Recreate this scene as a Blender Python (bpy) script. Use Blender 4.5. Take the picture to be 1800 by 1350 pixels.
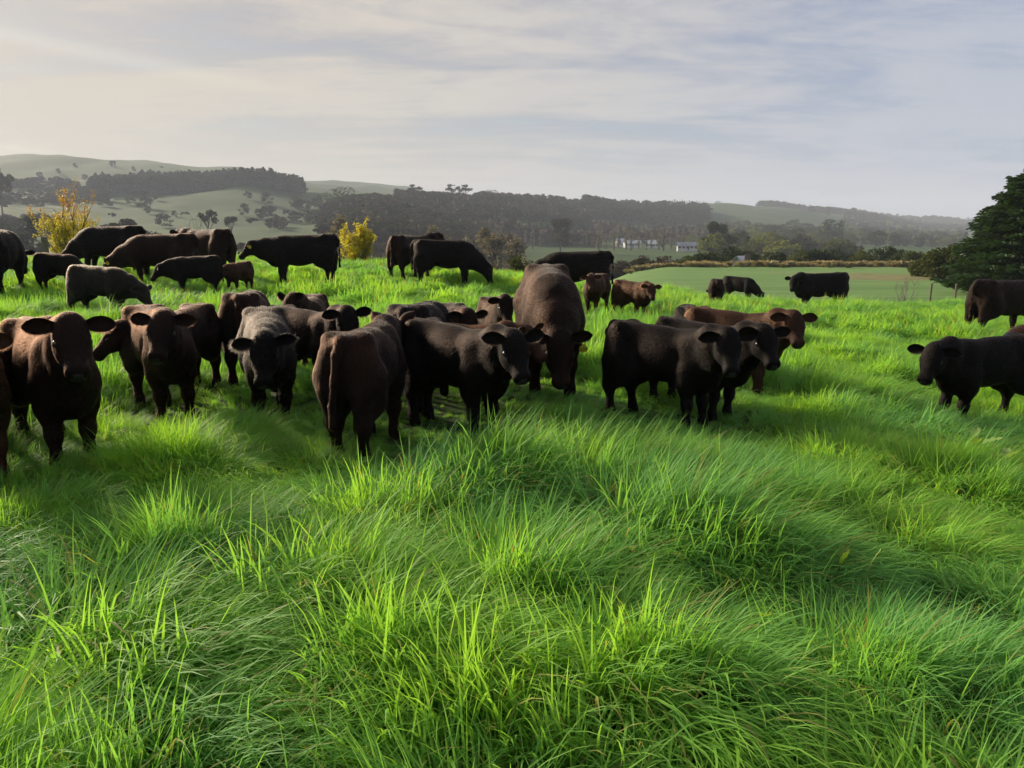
import bpy, math, random
import numpy as np
from mathutils import Vector, Matrix
for o in list(bpy.data.objects): bpy.data.objects.remove(o)
random.seed(7); RNG = np.random.default_rng(7)
SC = bpy.context.scene; COL = SC.collection
R = math.radians
# ------------------------------------------------------------------ camera
CAMZ = 1.6; PITCH = R(11.5); FPX = 1352.0
cam = bpy.data.objects.new('camera', bpy.data.cameras.new('camera')); COL.objects.link(cam)
cam.location = (0, 0, CAMZ); cam.rotation_euler = (R(90) - PITCH, 0, 0)
cam.data.sensor_width = 36; cam.data.lens = 36 * FPX / 1800; cam.data.clip_start = .05; cam.data.clip_end = 20000
SC.camera = cam
def ray(px, py):
    u = (px - 900) / FPX; v = (675 - py) / FPX; c, s = math.cos(PITCH), math.sin(PITCH)
    return np.array([u, c + s * v, -s + c * v])
def pt(px, py, depth):                       # the point seen at (px, py) that lies `depth` metres ahead
    d = ray(px, py); return np.array([0, 0, CAMZ]) + d * (depth / d[1])
def colx(px, depth, py=450):
    return pt(px, py, depth)[0]
# ------------------------------------------------------------------ light
SUN_AZ, SUN_EL = R(50), R(21)                # degrees to the left of straight ahead, height
TOSUN = Vector((-math.sin(SUN_AZ) * math.cos(SUN_EL), math.cos(SUN_AZ) * math.cos(SUN_EL), math.sin(SUN_EL)))
sl = bpy.data.lights.new('sun', 'SUN'); sl.energy = 2.9; sl.angle = R(9); sl.color = (1.0, .86, .66)
so = bpy.data.objects.new('sun', sl); COL.objects.link(so); so.rotation_euler = TOSUN.to_track_quat('Z', 'Y').to_euler()
so.location = (-60, 40, 60)
W = bpy.data.worlds.new('World'); SC.world = W; W.use_nodes = True
vs = SC.view_settings; vs.view_transform = 'Standard'; vs.look = 'None'; vs.gamma = 1; vs.use_curve_mapping = False; vs.exposure = 1.68
cy = SC.cycles; cy.max_bounces = 6; cy.diffuse_bounces = 4; cy.glossy_bounces = 2; cy.transmission_bounces = 4; cy.volume_bounces = 0
cy.transparent_max_bounces = 6; cy.use_denoising = True; cy.caustics_reflective = False; cy.caustics_refractive = False
cy.sample_clamp_indirect = 3; cy.use_adaptive_sampling = True; cy.adaptive_threshold = .014; cy.denoising_prefilter = 'ACCURATE'
class N:                                      # tiny node-tree writer
    def __init__(s, tree): s.t = tree; s.t.nodes.clear()
    def n(s, typ, _in=None, **kw):
        nd = s.t.nodes.new(typ)
        for k, v in kw.items(): setattr(nd, k, v)
        for k, v in (_in or {}).items():
            if isinstance(v, bpy.types.NodeSocket): s.t.links.new(v, nd.inputs[k])
            else: nd.inputs[k].default_value = v
        return nd
    def m(s, op, a, b=0.0, c=0.0, clamp=False):
        return s.n('ShaderNodeMath', {0: a, 1: b, 2: c}, operation=op, use_clamp=clamp).outputs[0]
    def vm(s, op, a, b=(0, 0, 0)):
        nd = s.n('ShaderNodeVectorMath', {0: a, 1: b}, operation=op)
        return nd.outputs['Value'] if op in ('DOT_PRODUCT', 'LENGTH') else nd.outputs[0]
    def mix(s, f, a, b, mode='MIX'):
        nd = s.n('ShaderNodeMix', data_type='RGBA', blend_type=mode)
        for i, v in ((0, f), (6, a), (7, b)):
            if isinstance(v, bpy.types.NodeSocket): s.t.links.new(v, nd.inputs[i])
            else: nd.inputs[i].default_value = v if i == 0 else (*v, 1)[:4]
        return nd.outputs[2]
    def ss(s, x, lo, hi):
        nd = s.n('ShaderNodeMapRange', {0: x, 1: lo, 2: hi, 3: 0.0, 4: 1.0}, interpolation_type='SMOOTHSTEP'); return nd.outputs[0]
    def noise(s, vec, scale, detail=4, rough=.55, dist=0.0):
        return s.n('ShaderNodeTexNoise', {'Vector': vec, 'Scale': scale, 'Detail': detail, 'Roughness': rough, 'Distortion': dist}).outputs[0]
# sky: Nishita with a high thin sheet of streaky cloud, brighter and warmer towards the sun
w = N(W.node_tree)
sky = w.n('ShaderNodeTexSky', sky_type='NISHITA', sun_disc=False, sun_elevation=SUN_EL, sun_rotation=-SUN_AZ, air_density=1.0, dust_density=.6, ozone_density=1.0)
dr = w.n('ShaderNodeTexCoord').outputs['Generated']
sx = w.n('ShaderNodeSeparateXYZ', {0: dr})
zz = w.m('ADD', w.m('MAXIMUM', sx.outputs[2], 0.0), .10)
pl = w.n('ShaderNodeCombineXYZ', {0: w.m('DIVIDE', sx.outputs[0], zz), 1: w.m('DIVIDE', sx.outputs[1], zz), 2: 0.0}).outputs[0]
st = w.n('ShaderNodeMapping', {'Vector': pl, 'Rotation': (0, 0, R(-33)), 'Scale': (.46, 1.15, 1)}).outputs[0]
c1 = w.noise(st, .8, 9, .63, 1.1)
c2 = w.noise(w.vm('ADD', st, (7.3, 2.1, 0)), 2.9, 8, .66, 1.4)
c3 = w.noise(w.vm('ADD', pl, (3.3, 9.1, 4)), .22, 3, .5, .3)
c4 = w.noise(w.n('ShaderNodeMapping', {'Vector': pl, 'Rotation': (0, 0, R(20)), 'Scale': (.8, 1.0, 1)}).outputs[0], 2.2, 9, .68, .8)
dens = w.m('ADD', w.m('ADD', w.m('MULTIPLY', c1, .52), w.m('MULTIPLY', c2, .22)), w.m('ADD', w.m('MULTIPLY', c3, .33), w.m('MULTIPLY', c4, .20)))
cover = w.ss(dens, .46, .70)
sd = w.vm('DOT_PRODUCT', dr, tuple(TOSUN))
warm = w.ss(sd, .15, .95)
lowc = w.mix(warm, (1.9, 2.45, 3.9), (3.2, 2.65, 2.35))
hic = w.mix(warm, (3.6, 3.9, 4.6), (5.5, 4.9, 4.1))
cloud = w.mix(w.ss(dens, .52, .69), lowc, hic)
# a straight vapour trail, high up on the left
a_, b_ = Vector(ray(-40, 50)).normalized(), Vector(ray(520, 165)).normalized(); nn = a_.cross(b_).normalized(); mid = (a_ + b_).normalized()
tr = w.m('SUBTRACT', 1.0, w.ss(w.m('ABSOLUTE', w.m('ADD', w.vm('DOT_PRODUCT', dr, tuple(nn)), w.m('MULTIPLY', w.m('SUBTRACT', c2, .5), .012))), .0, .014))
al = w.ss(w.vm('DOT_PRODUCT', dr, tuple(a_)), .93, .995)
cloud = w.mix(w.m('MULTIPLY', w.m('MULTIPLY', tr, al), .28), cloud, (6.8, 6.1, 5.0))
skyc = w.mix(w.m('ADD', w.m('MULTIPLY', cover, .36), .61), sky.outputs[0], cloud)
bg = w.n('ShaderNodeBackground', {'Color': skyc, 'Strength': .0405})
w.n('ShaderNodeOutputWorld', {0: bg.outputs[0]})
# ------------------------------------------------------------------ noise, materials, mesh helpers
def vnoise(x, y, seed=0):
    x = np.asarray(x, float); y = np.asarray(y, float)
    xi, yi = np.floor(x).astype(np.int64), np.floor(y).astype(np.int64); fx, fy = x - xi, y - yi
    fx, fy = fx * fx * (3 - 2 * fx), fy * fy * (3 - 2 * fy)
    def h(a, b):
        n = (a * 374761393 + b * 668265263 + seed * 974711) & 0xffffffff
        n = ((n ^ (n >> 13)) * 1274126177) & 0xffffffff
        return ((n ^ (n >> 16)) & 0xffff) / 65535.0
    return (h(xi, yi) * (1 - fx) + h(xi + 1, yi) * fx) * (1 - fy) + (h(xi, yi + 1) * (1 - fx) + h(xi + 1, yi + 1) * fx) * fy
def fbm(x, y, seed=0, oct=3):
    return sum(vnoise(x * 2 ** i, y * 2 ** i, seed + i) * .5 ** i for i in range(oct)) / sum(.5 ** i for i in range(oct))
MATS = {}
def mat(name):
    m = bpy.data.materials.new(name); m.use_nodes = True; MATS[name] = m
    return m, N(m.node_tree)
def out(b, surf=None, vol=None):
    o = b.n('ShaderNodeOutputMaterial')
    if surf: b.t.links.new(surf, o.inputs[0])
    if vol: b.t.links.new(vol, o.inputs[1])
def plain(name, c1, c2, scale=4, rough=.8, spec=.3, bump=0):
    m, b = mat(name); tc = b.n('ShaderNodeTexCoord').outputs['Object']
    nz = b.noise(tc, scale, 5, .6)
    p = b.n('ShaderNodeBsdfPrincipled', {'Base Color': b.mix(b.ss(nz, .3, .7), c1, c2), 'Roughness': rough, 'Specular IOR Level': spec})
    if bump:
        bp = b.n('ShaderNodeBump', {'Strength': bump, 'Height': nz}); b.t.links.new(bp.outputs[0], p.inputs['Normal'])
    out(b, p.outputs[0]); return m
def foliage(name, ca, cb, trans=.45, wide=.5, scale=.6, rough=.5, attr=None):
    """leaf material: two tones by clump and by leaf, light passes through"""
    m, b = mat(name)
    pos = b.n('ShaderNodeNewGeometry').outputs['Position']
    rnd = b.n('ShaderNodeObjectInfo').outputs['Random']
    f = b.m('ADD', b.m('MULTIPLY', b.ss(b.noise(pos, scale, 3), .3, .7), wide), b.m('MULTIPLY', rnd, 1 - wide))
    if attr:
        f = b.m('ADD', b.m('MULTIPLY', f, .65), b.m('MULTIPLY', b.n('ShaderNodeAttribute', attribute_name=attr).outputs['Fac'], .35))
    c = b.mix(f, ca, cb)
    d = b.n('ShaderNodeBsdfPrincipled', {'Base Color': c, 'Roughness': rough, 'Specular IOR Level': .35})
    t = b.n('ShaderNodeBsdfTranslucent', {'Color': b.mix(1.0, c, (1.5, 1.35, .55), 'MULTIPLY')})
    out(b, b.n('ShaderNodeMixShader', {0: trans, 1: d.outputs[0], 2: t.outputs[0]}).outputs[0]); return m
def mesh(name, v, f, mats=(), smooth=False, attrs=None):
    me = bpy.data.meshes.new(name)
    v = np.asarray(v, np.float32).reshape(-1, 3)
    if isinstance(f, np.ndarray) and f.ndim == 2:
        k = f.shape[1]; me.vertices.add(len(v)); me.vertices.foreach_set('co', v.ravel())
        me.loops.add(f.size); me.loops.foreach_set('vertex_index', f.ravel().astype(np.int32))
        me.polygons.add(len(f)); me.polygons.foreach_set('loop_start', np.arange(0, f.size, k, dtype=np.int32))
        me.update(calc_edges=True)
    else: me.from_pydata([tuple(p) for p in v], [], f)
    for a, (typ, vals) in (attrs or {}).items():
        at = me.attributes.new(a, typ, 'POINT'); at.data.foreach_set('vector' if typ == 'FLOAT_VECTOR' else 'value', np.asarray(vals, np.int32 if typ == 'INT' else np.float32).ravel())
    for m in mats: me.materials.append(m)
    if smooth: me.polygons.foreach_set('use_smooth', np.ones(len(me.polygons), bool))
    me.update(); return me
def obj(name, me, parent=None, loc=None, label=None, cat=None, group=None, kind=None, rz=None, scale=None):
    o = bpy.data.objects.new(name, me); COL.objects.link(o); o.parent = parent
    if loc is not None: o.location = tuple(float(q) for q in loc)
    if rz is not None: o.rotation_euler = (0, 0, rz)
    if scale is not None: o.scale = scale if hasattr(scale, '__len__') else (scale,) * 3
    for k, v in (('label', label), ('category', cat), ('group', group), ('kind', kind)):
        if v: o[k] = v
    return o
class MB:                                     # collects simple shapes into one mesh
    def __init__(s): s.v = []; s.f = []
    def tube(s, pts, rad, n=6, cap=True):
        pts = [Vector(p) for p in pts]; base = len(s.v)
        for i, p in enumerate(pts):
            t = (pts[min(i + 1, len(pts) - 1)] - pts[max(i - 1, 0)]).normalized()
            a = t.orthogonal().normalized() if i == 0 else (pa - t * pa.dot(t)).normalized()
            pa = a; bb = t.cross(a)
            for k in range(n):
                q = 2 * math.pi * k / n; s.v.append(p + (a * math.cos(q) + bb * math.sin(q)) * rad[i])
        for i in range(len(pts) - 1):
            for k in range(n):
                k2 = (k + 1) % n; s.f.append((base + i * n + k, base + i * n + k2, base + (i + 1) * n + k2, base + (i + 1) * n + k))
        if cap: s.f.append(tuple(base + k for k in reversed(range(n)))); s.f.append(tuple(base + (len(pts) - 1) * n + k for k in range(n)))
    def poly(s, pts): b = len(s.v); s.v += [Vector(p) for p in pts]; s.f.append(tuple(range(b, b + len(pts))))
    def box(s, lo, hi):
        b = len(s.v); (x0, y0, z0), (x1, y1, z1) = lo, hi
        s.v += [Vector(p) for p in ((x0,y0,z0),(x1,y0,z0),(x1,y1,z0),(x0,y1,z0),(x0,y0,z1),(x1,y0,z1),(x1,y1,z1),(x0,y1,z1))]
        s.f += [tuple(b + i for i in q) for q in ((0,3,2,1),(4,5,6,7),(0,1,5,4),(1,2,6,5),(2,3,7,6),(3,0,4,7))]
    def build(s, name, m, smooth=False):
        return mesh(name, [tuple(p) for p in s.v], s.f, [m], smooth)
# ------------------------------------------------------------------ cattle: bodies grown from a smooth field
def dens_knots(K, n=48):
    K = np.asarray(K, float); t = np.arange(len(K)); tt = np.linspace(0, len(K) - 1, n); m = np.gradient(K, axis=0)
    i = np.minimum(tt.astype(int), len(K) - 2); u = (tt - i)[:, None]
    return ((2*u**3-3*u**2+1)*K[i] + (u**3-2*u**2+u)*m[i] + (-2*u**3+3*u**2)*K[i+1] + (u**3-u**2)*m[i+1])
class Field:
    def __init__(s, lo, hi, h):
        s.h = h; s.lo = np.asarray(lo, float); s.ax = [np.arange(lo[i], hi[i] + h, h, dtype=np.float32) for i in range(3)]
        s.F = np.full([len(a) for a in s.ax], 1.0, np.float32)
    def box(s, lo, hi):
        sl = []
        for i in range(3):
            a = int(np.clip(np.floor((lo[i] - s.lo[i]) / s.h), 0, len(s.ax[i]))); b = int(np.clip(np.ceil((hi[i] - s.lo[i]) / s.h) + 1, 0, len(s.ax[i]))); sl.append(slice(a, b))
        g = (s.ax[0][sl[0]][:, None, None], s.ax[1][sl[1]][None, :, None], s.ax[2][sl[2]][None, None, :])
        return tuple(sl), g
    def put(s, sl, d, k, cut=False):
        a = s.F[sl]
        if cut: d = -d; hh = np.maximum(k - np.abs(a - d), 0) / k; s.F[sl] = np.maximum(a, d) + hh * hh * k * .25
        else: hh = np.maximum(k - np.abs(a - d), 0) / k; s.F[sl] = np.minimum(a, d) - hh * hh * k * .25
    def seg(s, a, b, ra, rb, k=.05, cut=False):
        a = np.asarray(a, float); b = np.asarray(b, float); m = max(ra, rb) + k + .02
        sl, (x, y, z) = s.box(np.minimum(a, b) - m, np.maximum(a, b) + m); ba = b - a; L2 = max(ba @ ba, 1e-9)
        t = np.clip(((x - a[0]) * ba[0] + (y - a[1]) * ba[1] + (z - a[2]) * ba[2]) / L2, 0, 1)
        d = np.sqrt((x - a[0] - t * ba[0])**2 + (y - a[1] - t * ba[1])**2 + (z - a[2] - t * ba[2])**2) - (ra + (rb - ra) * t)
        s.put(sl, d.astype(np.float32), k, cut)
    def chain(s, P, r, k=.05):
        for i in range(len(P) - 1): s.seg(P[i], P[i + 1], r[i], r[i + 1], k)
    def ell(s, c, r, k=.05, M=None, cut=False):
        c = np.asarray(c, float); m = max(r) + k + .02; sl, (x, y, z) = s.box(c - m, c + m); q = [x - c[0], y - c[1], z - c[2]]
        if M is not None: q = [q[0] * M[i][0] + q[1] * M[i][1] + q[2] * M[i][2] for i in range(3)]
        d = (np.sqrt((q[0] / r[0])**2 + (q[1] / r[1])**2 + (q[2] / r[2])**2) - 1) * min(r)
        s.put(sl, d.astype(np.float32), k, cut)
    def loft(s, O, M, K, e=2.3, k=.05, pad=.5):
        K = dens_knots(K); O = np.asarray(O, float); c = O + np.asarray(M[0]) * (K[0, 0] + K[-1, 0]) / 2
        m = (K[-1, 0] - K[0, 0]) / 2 + pad * .4; sl, (x, y, z) = s.box(c - m, c + m)
        q = [(x - O[0]) * M[i][0] + (y - O[1]) * M[i][1] + (z - O[2]) * M[i][2] for i in range(3)]
        zc, hh, hw = (np.interp(q[0], K[:, 0], K[:, j]) for j in (1, 2, 3))
        r = ((np.abs(q[1]) / hw)**e + (np.abs(q[2] - zc) / hh)**e)**(1 / e)
        d = (r - 1) * np.minimum(hh, hw)
        over = np.maximum(np.maximum(q[0] - K[-1, 0], K[0, 0] - q[0]), 0); d = np.where(over > 0, np.hypot(np.maximum(d, 0), over), d)
        s.put(sl, d.astype(np.float32), k)
    def surface(s):
        F = s.F; n = F.shape; ins = F < 0
        c = np.zeros([q - 1 for q in n], np.int8)
        for i in (0, 1):
            for j in (0, 1):
                for k in (0, 1): c += ins[i:n[0]-1+i, j:n[1]-1+j, k:n[2]-1+k]
        act = (c > 0) & (c < 8); I = np.argwhere(act); idx = np.full(act.shape, -1, np.int32); idx[act] = np.arange(len(I))
        acc = np.zeros((len(I), 3)); cnt = np.zeros(len(I))
        cor = [(i, j, k) for i in (0, 1) for j in (0, 1) for k in (0, 1)]
        val = {q: F[I[:, 0] + q[0], I[:, 1] + q[1], I[:, 2] + q[2]] for q in cor}
        for q in cor:
            for ax in range(3):
                if q[ax] == 0:
                    q2 = tuple(1 if i == ax else q[i] for i in range(3)); a, b = val[q], val[q2]; cr = (a < 0) != (b < 0)
                    t = np.where(cr, a / np.where(cr, a - b, 1), 0)
                    p = np.tile(np.array(q, float), (len(I), 1)); p[:, ax] += t; acc[cr] += p[cr]; cnt[cr] += 1
        V = (I + acc / cnt[:, None]) * s.h + s.lo
        Q = []
        for ax in range(3):
            a = [slice(None)] * 3; b = [slice(None)] * 3; a[ax] = slice(0, -1); b[ax] = slice(1, None)
            cr = ins[tuple(a)] != ins[tuple(b)]; E = np.argwhere(cr); fl = ins[tuple(a)][cr]
            u, v = (ax + 1) % 3, (ax + 2) % 3; ok = (E[:, u] > 0) & (E[:, v] > 0) & (E[:, u] < n[u]-1) & (E[:, v] < n[v]-1); E, fl = E[ok], fl[ok]
            cs = []
            for du, dv in ((-1, -1), (0, -1), (0, 0), (-1, 0)):
                q = E.copy(); q[:, u] += du; q[:, v] += dv; cs.append(idx[q[:, 0], q[:, 1], q[:, 2]])
            q = np.stack(cs, 1); q[~fl] = q[~fl][:, ::-1]; Q.append(q)
        return V, np.concatenate(Q)
def unit(v): v = np.asarray(v, float); return v / np.linalg.norm(v)
def build_body(adult, h, pose, seed, bull=False):
    """unit hip height, facing +X. pose: yaw, pitch (deg, + = nose down), pz poll height, L neck reach, ears, legs. returns verts, quads, head frame"""
    r = np.random.default_rng(seed)
    yaw, pitch, pz, L = R(pose.get('yaw', 0)), R(pose.get('pitch', 45)), pose.get('pz', 1.04), pose.get('L', .36)
    hs_ = .90 if adult else .95                                  # head size against the body
    bl = 1.12 if adult else 1.0                                  # body length
    nb = np.array([.43 * bl, 0, .77])
    poll = np.array([nb[0] + L * math.cos(.62 * yaw), L * math.sin(.62 * yaw), pz])
    hx = np.array([math.cos(yaw) * math.cos(pitch), math.sin(yaw) * math.cos(pitch), -math.sin(pitch)])
    hy = np.array([-math.sin(yaw), math.cos(yaw), 0]); roll = R(pose.get('roll', 0)); hz = np.cross(hx, hy)
    hy, hz = hy * math.cos(roll) + hz * math.sin(roll), hz * math.cos(roll) - hy * math.sin(roll); M = np.array([hx, hy, hz])
    muz = poll + hx * .42 * hs_
    lo = np.minimum([-.78 * bl, -.36, -.03], np.minimum(poll, muz) - .2); hi = np.maximum([.72 * bl, .36, 1.08], np.maximum(poll, muz) + .2)
    f = Field(lo, hi, h); I3 = np.eye(3); dp = .03 if adult else 0
    T = [(-.60*bl, .80, .05, .05), (-.575*bl, .79, .15, .13), (-.50*bl, .765, .215, .205), (-.38*bl, .745, .245, .225), (-.20*bl, .715 - dp/2, .265 + dp/2, .235 + dp),
         (.02*bl, .695 - dp, .28 + dp, .25 + dp), (.20*bl, .68 - dp/2, .265 + dp, .24 + dp*.7), (.36*bl, .675, .25 + dp/2, .20), (.48*bl, .675, .205, .155), (.56*bl, .67, .13, .10), (.585*bl, .66, .05, .05)]
    wf = .82 if adult else .84; T = [(a, b, c, d * wf) for a, b, c, d in T]
    T = [(a, b + (.012 if c > .2 else 0), c - (.012 if c > .2 else 0), d) for a, b, c, d in T]; f.loft((0, 0, 0), I3, T, 2.1, .02, 2.5)
    w = 1.05 if adult else .88
    for sgn in (-1, 1):
        f.ell((-.40*bl, sgn * .125, .68), (.17, .105*w, .25), .09); f.ell((-.30*bl, sgn * .15, .55), (.11, .075, .14), .08)        # haunch, stifle
        f.ell((.36*bl, sgn * .125*w, .66), (.115, .08, .22), .07); f.ell((.43*bl, sgn * .10, .585), (.09, .07, .10), .06)       # shoulder, point of shoulder
        f.ell((-.42*bl, sgn * .135, .955), (.055, .045, .035), .05); f.ell((-.24*bl, sgn * (.27 if adult else .235), .80), (.085, .055, .10), .07, cut=True); f.ell((.265*bl, sgn * (.275 if adult else .235), .70), (.035, .045, .17), .05, cut=True)                                                              # hip bone
        d = r.uniform(-.055, .055) * pose.get('step', 1); y = sgn * .135 * w
        f.chain([(.36*bl, y, .60), (.34*bl + d*.3, y, .46), (.355*bl + d, y*.95, .27), (.35*bl + d*1.3, y*.95, .085), (.37*bl + d*1.3, y*.95, .035)], [.10, .074, .044, .034, .046], .06)
        f.ell((.357*bl + d, y*.95, .27), (.045, .043, .055), .03)
        d = r.uniform(-.07, .07) * pose.get('step', 1); y = sgn * .14 * w
        f.chain([(-.40*bl, y, .66), (-.335*bl + d*.3, y, .49), (-.49*bl + d, y*.95, .325), (-.47*bl + d*1.2, y*.95, .10), (-.445*bl + d*1.2, y*.95, .035)], [.145, .098, .045, .036, .046], .07)
        f.chain([(-.52*bl, y*.9, .58), (-.535*bl + d, y*.95, .345)], [.085, .032], .06)
    f.ell((.47*bl, 0, .50 - dp), (.13, .085, .115), .09)                                                                        # brisket
    f.ell((.28*bl, 0, .885 if adult else .88), (.20, .06, .045), .07); f.ell((-.55*bl, 0, .955), (.06, .035, .03), .06)                           # withers, tail head
    if adult and not bull: f.ell((-.33*bl, 0, .42), (.12, .10, .085), .05)
    # neck
    jaw = poll + hx * .10 * hs_ - hz * .12 * hs_; nape = poll - hx * .015
    m1 = (np.array([.36*bl, 0, .865]) + nape) / 2 + np.array([.02, poll[1] * .15, .03 if pz > .85 else .0]); m2 = (np.array([.53*bl, 0, .60]) + jaw) / 2 + np.array([.0, poll[1] * .1, -.015])
    nk = 1.2 if adult else 1.0; bk = 1.3 if bull else 1.0
    f.chain([(.30*bl, 0, .82 - dp), m1 - np.array([0, 0, dp * 1.2]), nape], [.115*nk, .088*nk*bk, .078*hs_], .09)
    f.chain([(.45*bl, 0, .66), (m1 + m2) / 2, poll - hz * .06], [.16*nk, .105*nk, .085*hs_], .09)
    f.chain([(.48*bl, 0, .56), m2, jaw], [.115*nk, .078*nk, .06*hs_], .09)
    # head (poll at s = 0, muzzle at s = .40)
    Hd = np.array([(-.05, -.02, .05, .05), (0, -.022, .088, .088), (.06, -.035, .108, .104), (.12, -.042, .108, .108), (.18, -.046, .094, .090), (.25, -.048, .074, .070), (.31, -.050, .066, .070), (.36, -.050, .064, .076), (.39, -.050, .054, .064), (.408, -.048, .02, .03)]) * hs_
    f.loft(poll, M, Hd, 2.5, .045, .45)
    H = lambda s, y, z: poll + (hx * s + hy * y + hz * z) * hs_
    for sgn in (-1, 1):
        f.ell(H(.125, sgn * .088, .012), np.array((.042, .022, .022)) * hs_, .03, M)                                            # brow
        f.ell(H(.155, sgn * .07, -.085), np.array((.075, .035, .06)) * hs_, .05, M)                                             # cheek
        f.ell(H(.375, sgn * .038, -.022), np.array((.032, .026, .026)) * hs_, .02, M)                                            # nostril wing
    f.ell(H(.03, 0, .045), np.array((.06, .055, .035)) * hs_, .05, M)                                                            # poll knob
    f.ell(H(.345, 0, -.105), np.array((.05, .045, .022)) * hs_, .012, M)                                                       # lower lip
    if h < .02:
        for sgn in (-1, 1):
            f.ell(H(.137, sgn * .103, -.012), np.array((.024, .014, .017)) * hs_, .012, M, cut=True)
            f.ell(H(.402, sgn * .034, -.026), np.array((.018, .011, .014)) * hs_, .008, M, cut=True)
    # tail
    sw = pose.get('tail', 0)
    f.chain([(-.57*bl, 0, .95), (-.635*bl, sw*.3, .87), (-.645*bl, sw*.7, .68), (-.64*bl, sw, .50), (-.64*bl, sw, .36)], [.04, .028, .021, .024, .03], .03)
    V, Q = f.surface()
    ed = np.concatenate([Q[:, [0, 1]], Q[:, [1, 2]], Q[:, [2, 3]], Q[:, [3, 0]]]); ed = np.concatenate([ed, ed[:, ::-1]]); deg = np.bincount(ed[:, 0], minlength=len(V))[:, None]
    for lam_ in (.6, -.45) * 5 + (.5,):          # smooth away the grid steps, keep the volume
        av = np.stack([np.bincount(ed[:, 0], V[ed[:, 1], c], len(V)) for c in range(3)], 1) / np.maximum(deg, 1); V = V + (av - V) * lam_
    ears = []; E = []
    for sgn in (-1, 1):
        up, back = pose.get('ears', (-.04, .22)); up += r.uniform(-.16, .10); back += r.uniform(-.08, .15); e = unit(hy * sgn + hz * up - hx * back); fw = unit(hx * .72 + hz * .62 + hy * sgn * .25); fw = unit(fw - e * (fw @ e)); wd = np.cross(e, fw) * sgn
        if wd @ hz < 0: wd = -wd
        b0 = H(.03, sgn * .075, .030); nu, nv = 9, 7; tt = np.linspace(0, 1, nu); Lr = .198 * (1.0 if not adult else .95) * hs_
        wpr = np.interp(tt, [0, .12, .35, .6, .82, .94, 1], [.030, .035, .052, .057, .044, .026, .007]) * hs_; base = len(V) + sum(len(q) for q in ears); P = []
        for side in (0, 1):
            for i, t in enumerate(tt):
                for v in np.linspace(-1, 1, nv):
                    cup = (1 - v * v) * (.030 * (1 - .6 * t)) * hs_
                    P.append(b0 + e * Lr * t + wd * (v * wpr[i] - .02 * t * t) - fw * cup - fw * side * .010 * (1 - .6 * t) * (1 - v**4) + fw * .012 * t)
        P = np.array(P); g = nu * nv; q = []
        for i in range(nu - 1):
            for j in range(nv - 1):
                a = i * nv + j; c4 = [a, a + 1, a + nv + 1, a + nv]; q.append([g + x for x in c4[::-1]] if sgn > 0 else [g + x for x in c4]); q.append(c4 if sgn > 0 else c4[::-1])
        E.append(np.array(q) + base); ears.append(P)
    V = np.concatenate([V] + ears); Q = np.concatenate([Q] + E)
    return V, Q, dict(poll=poll, M=M, hs=hs_, H=H, nb=len(V) - sum(len(q) for q in ears))
def vert_normals(V, Q):
    n = np.cross(V[Q[:, 2]] - V[Q[:, 0]], V[Q[:, 3]] - V[Q[:, 1]]); vn = np.zeros_like(V)
    for i in range(4): np.add.at(vn, Q[:, i], n)
    return vn / (np.linalg.norm(vn, axis=1, keepdims=True) + 1e-9), n
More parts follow.
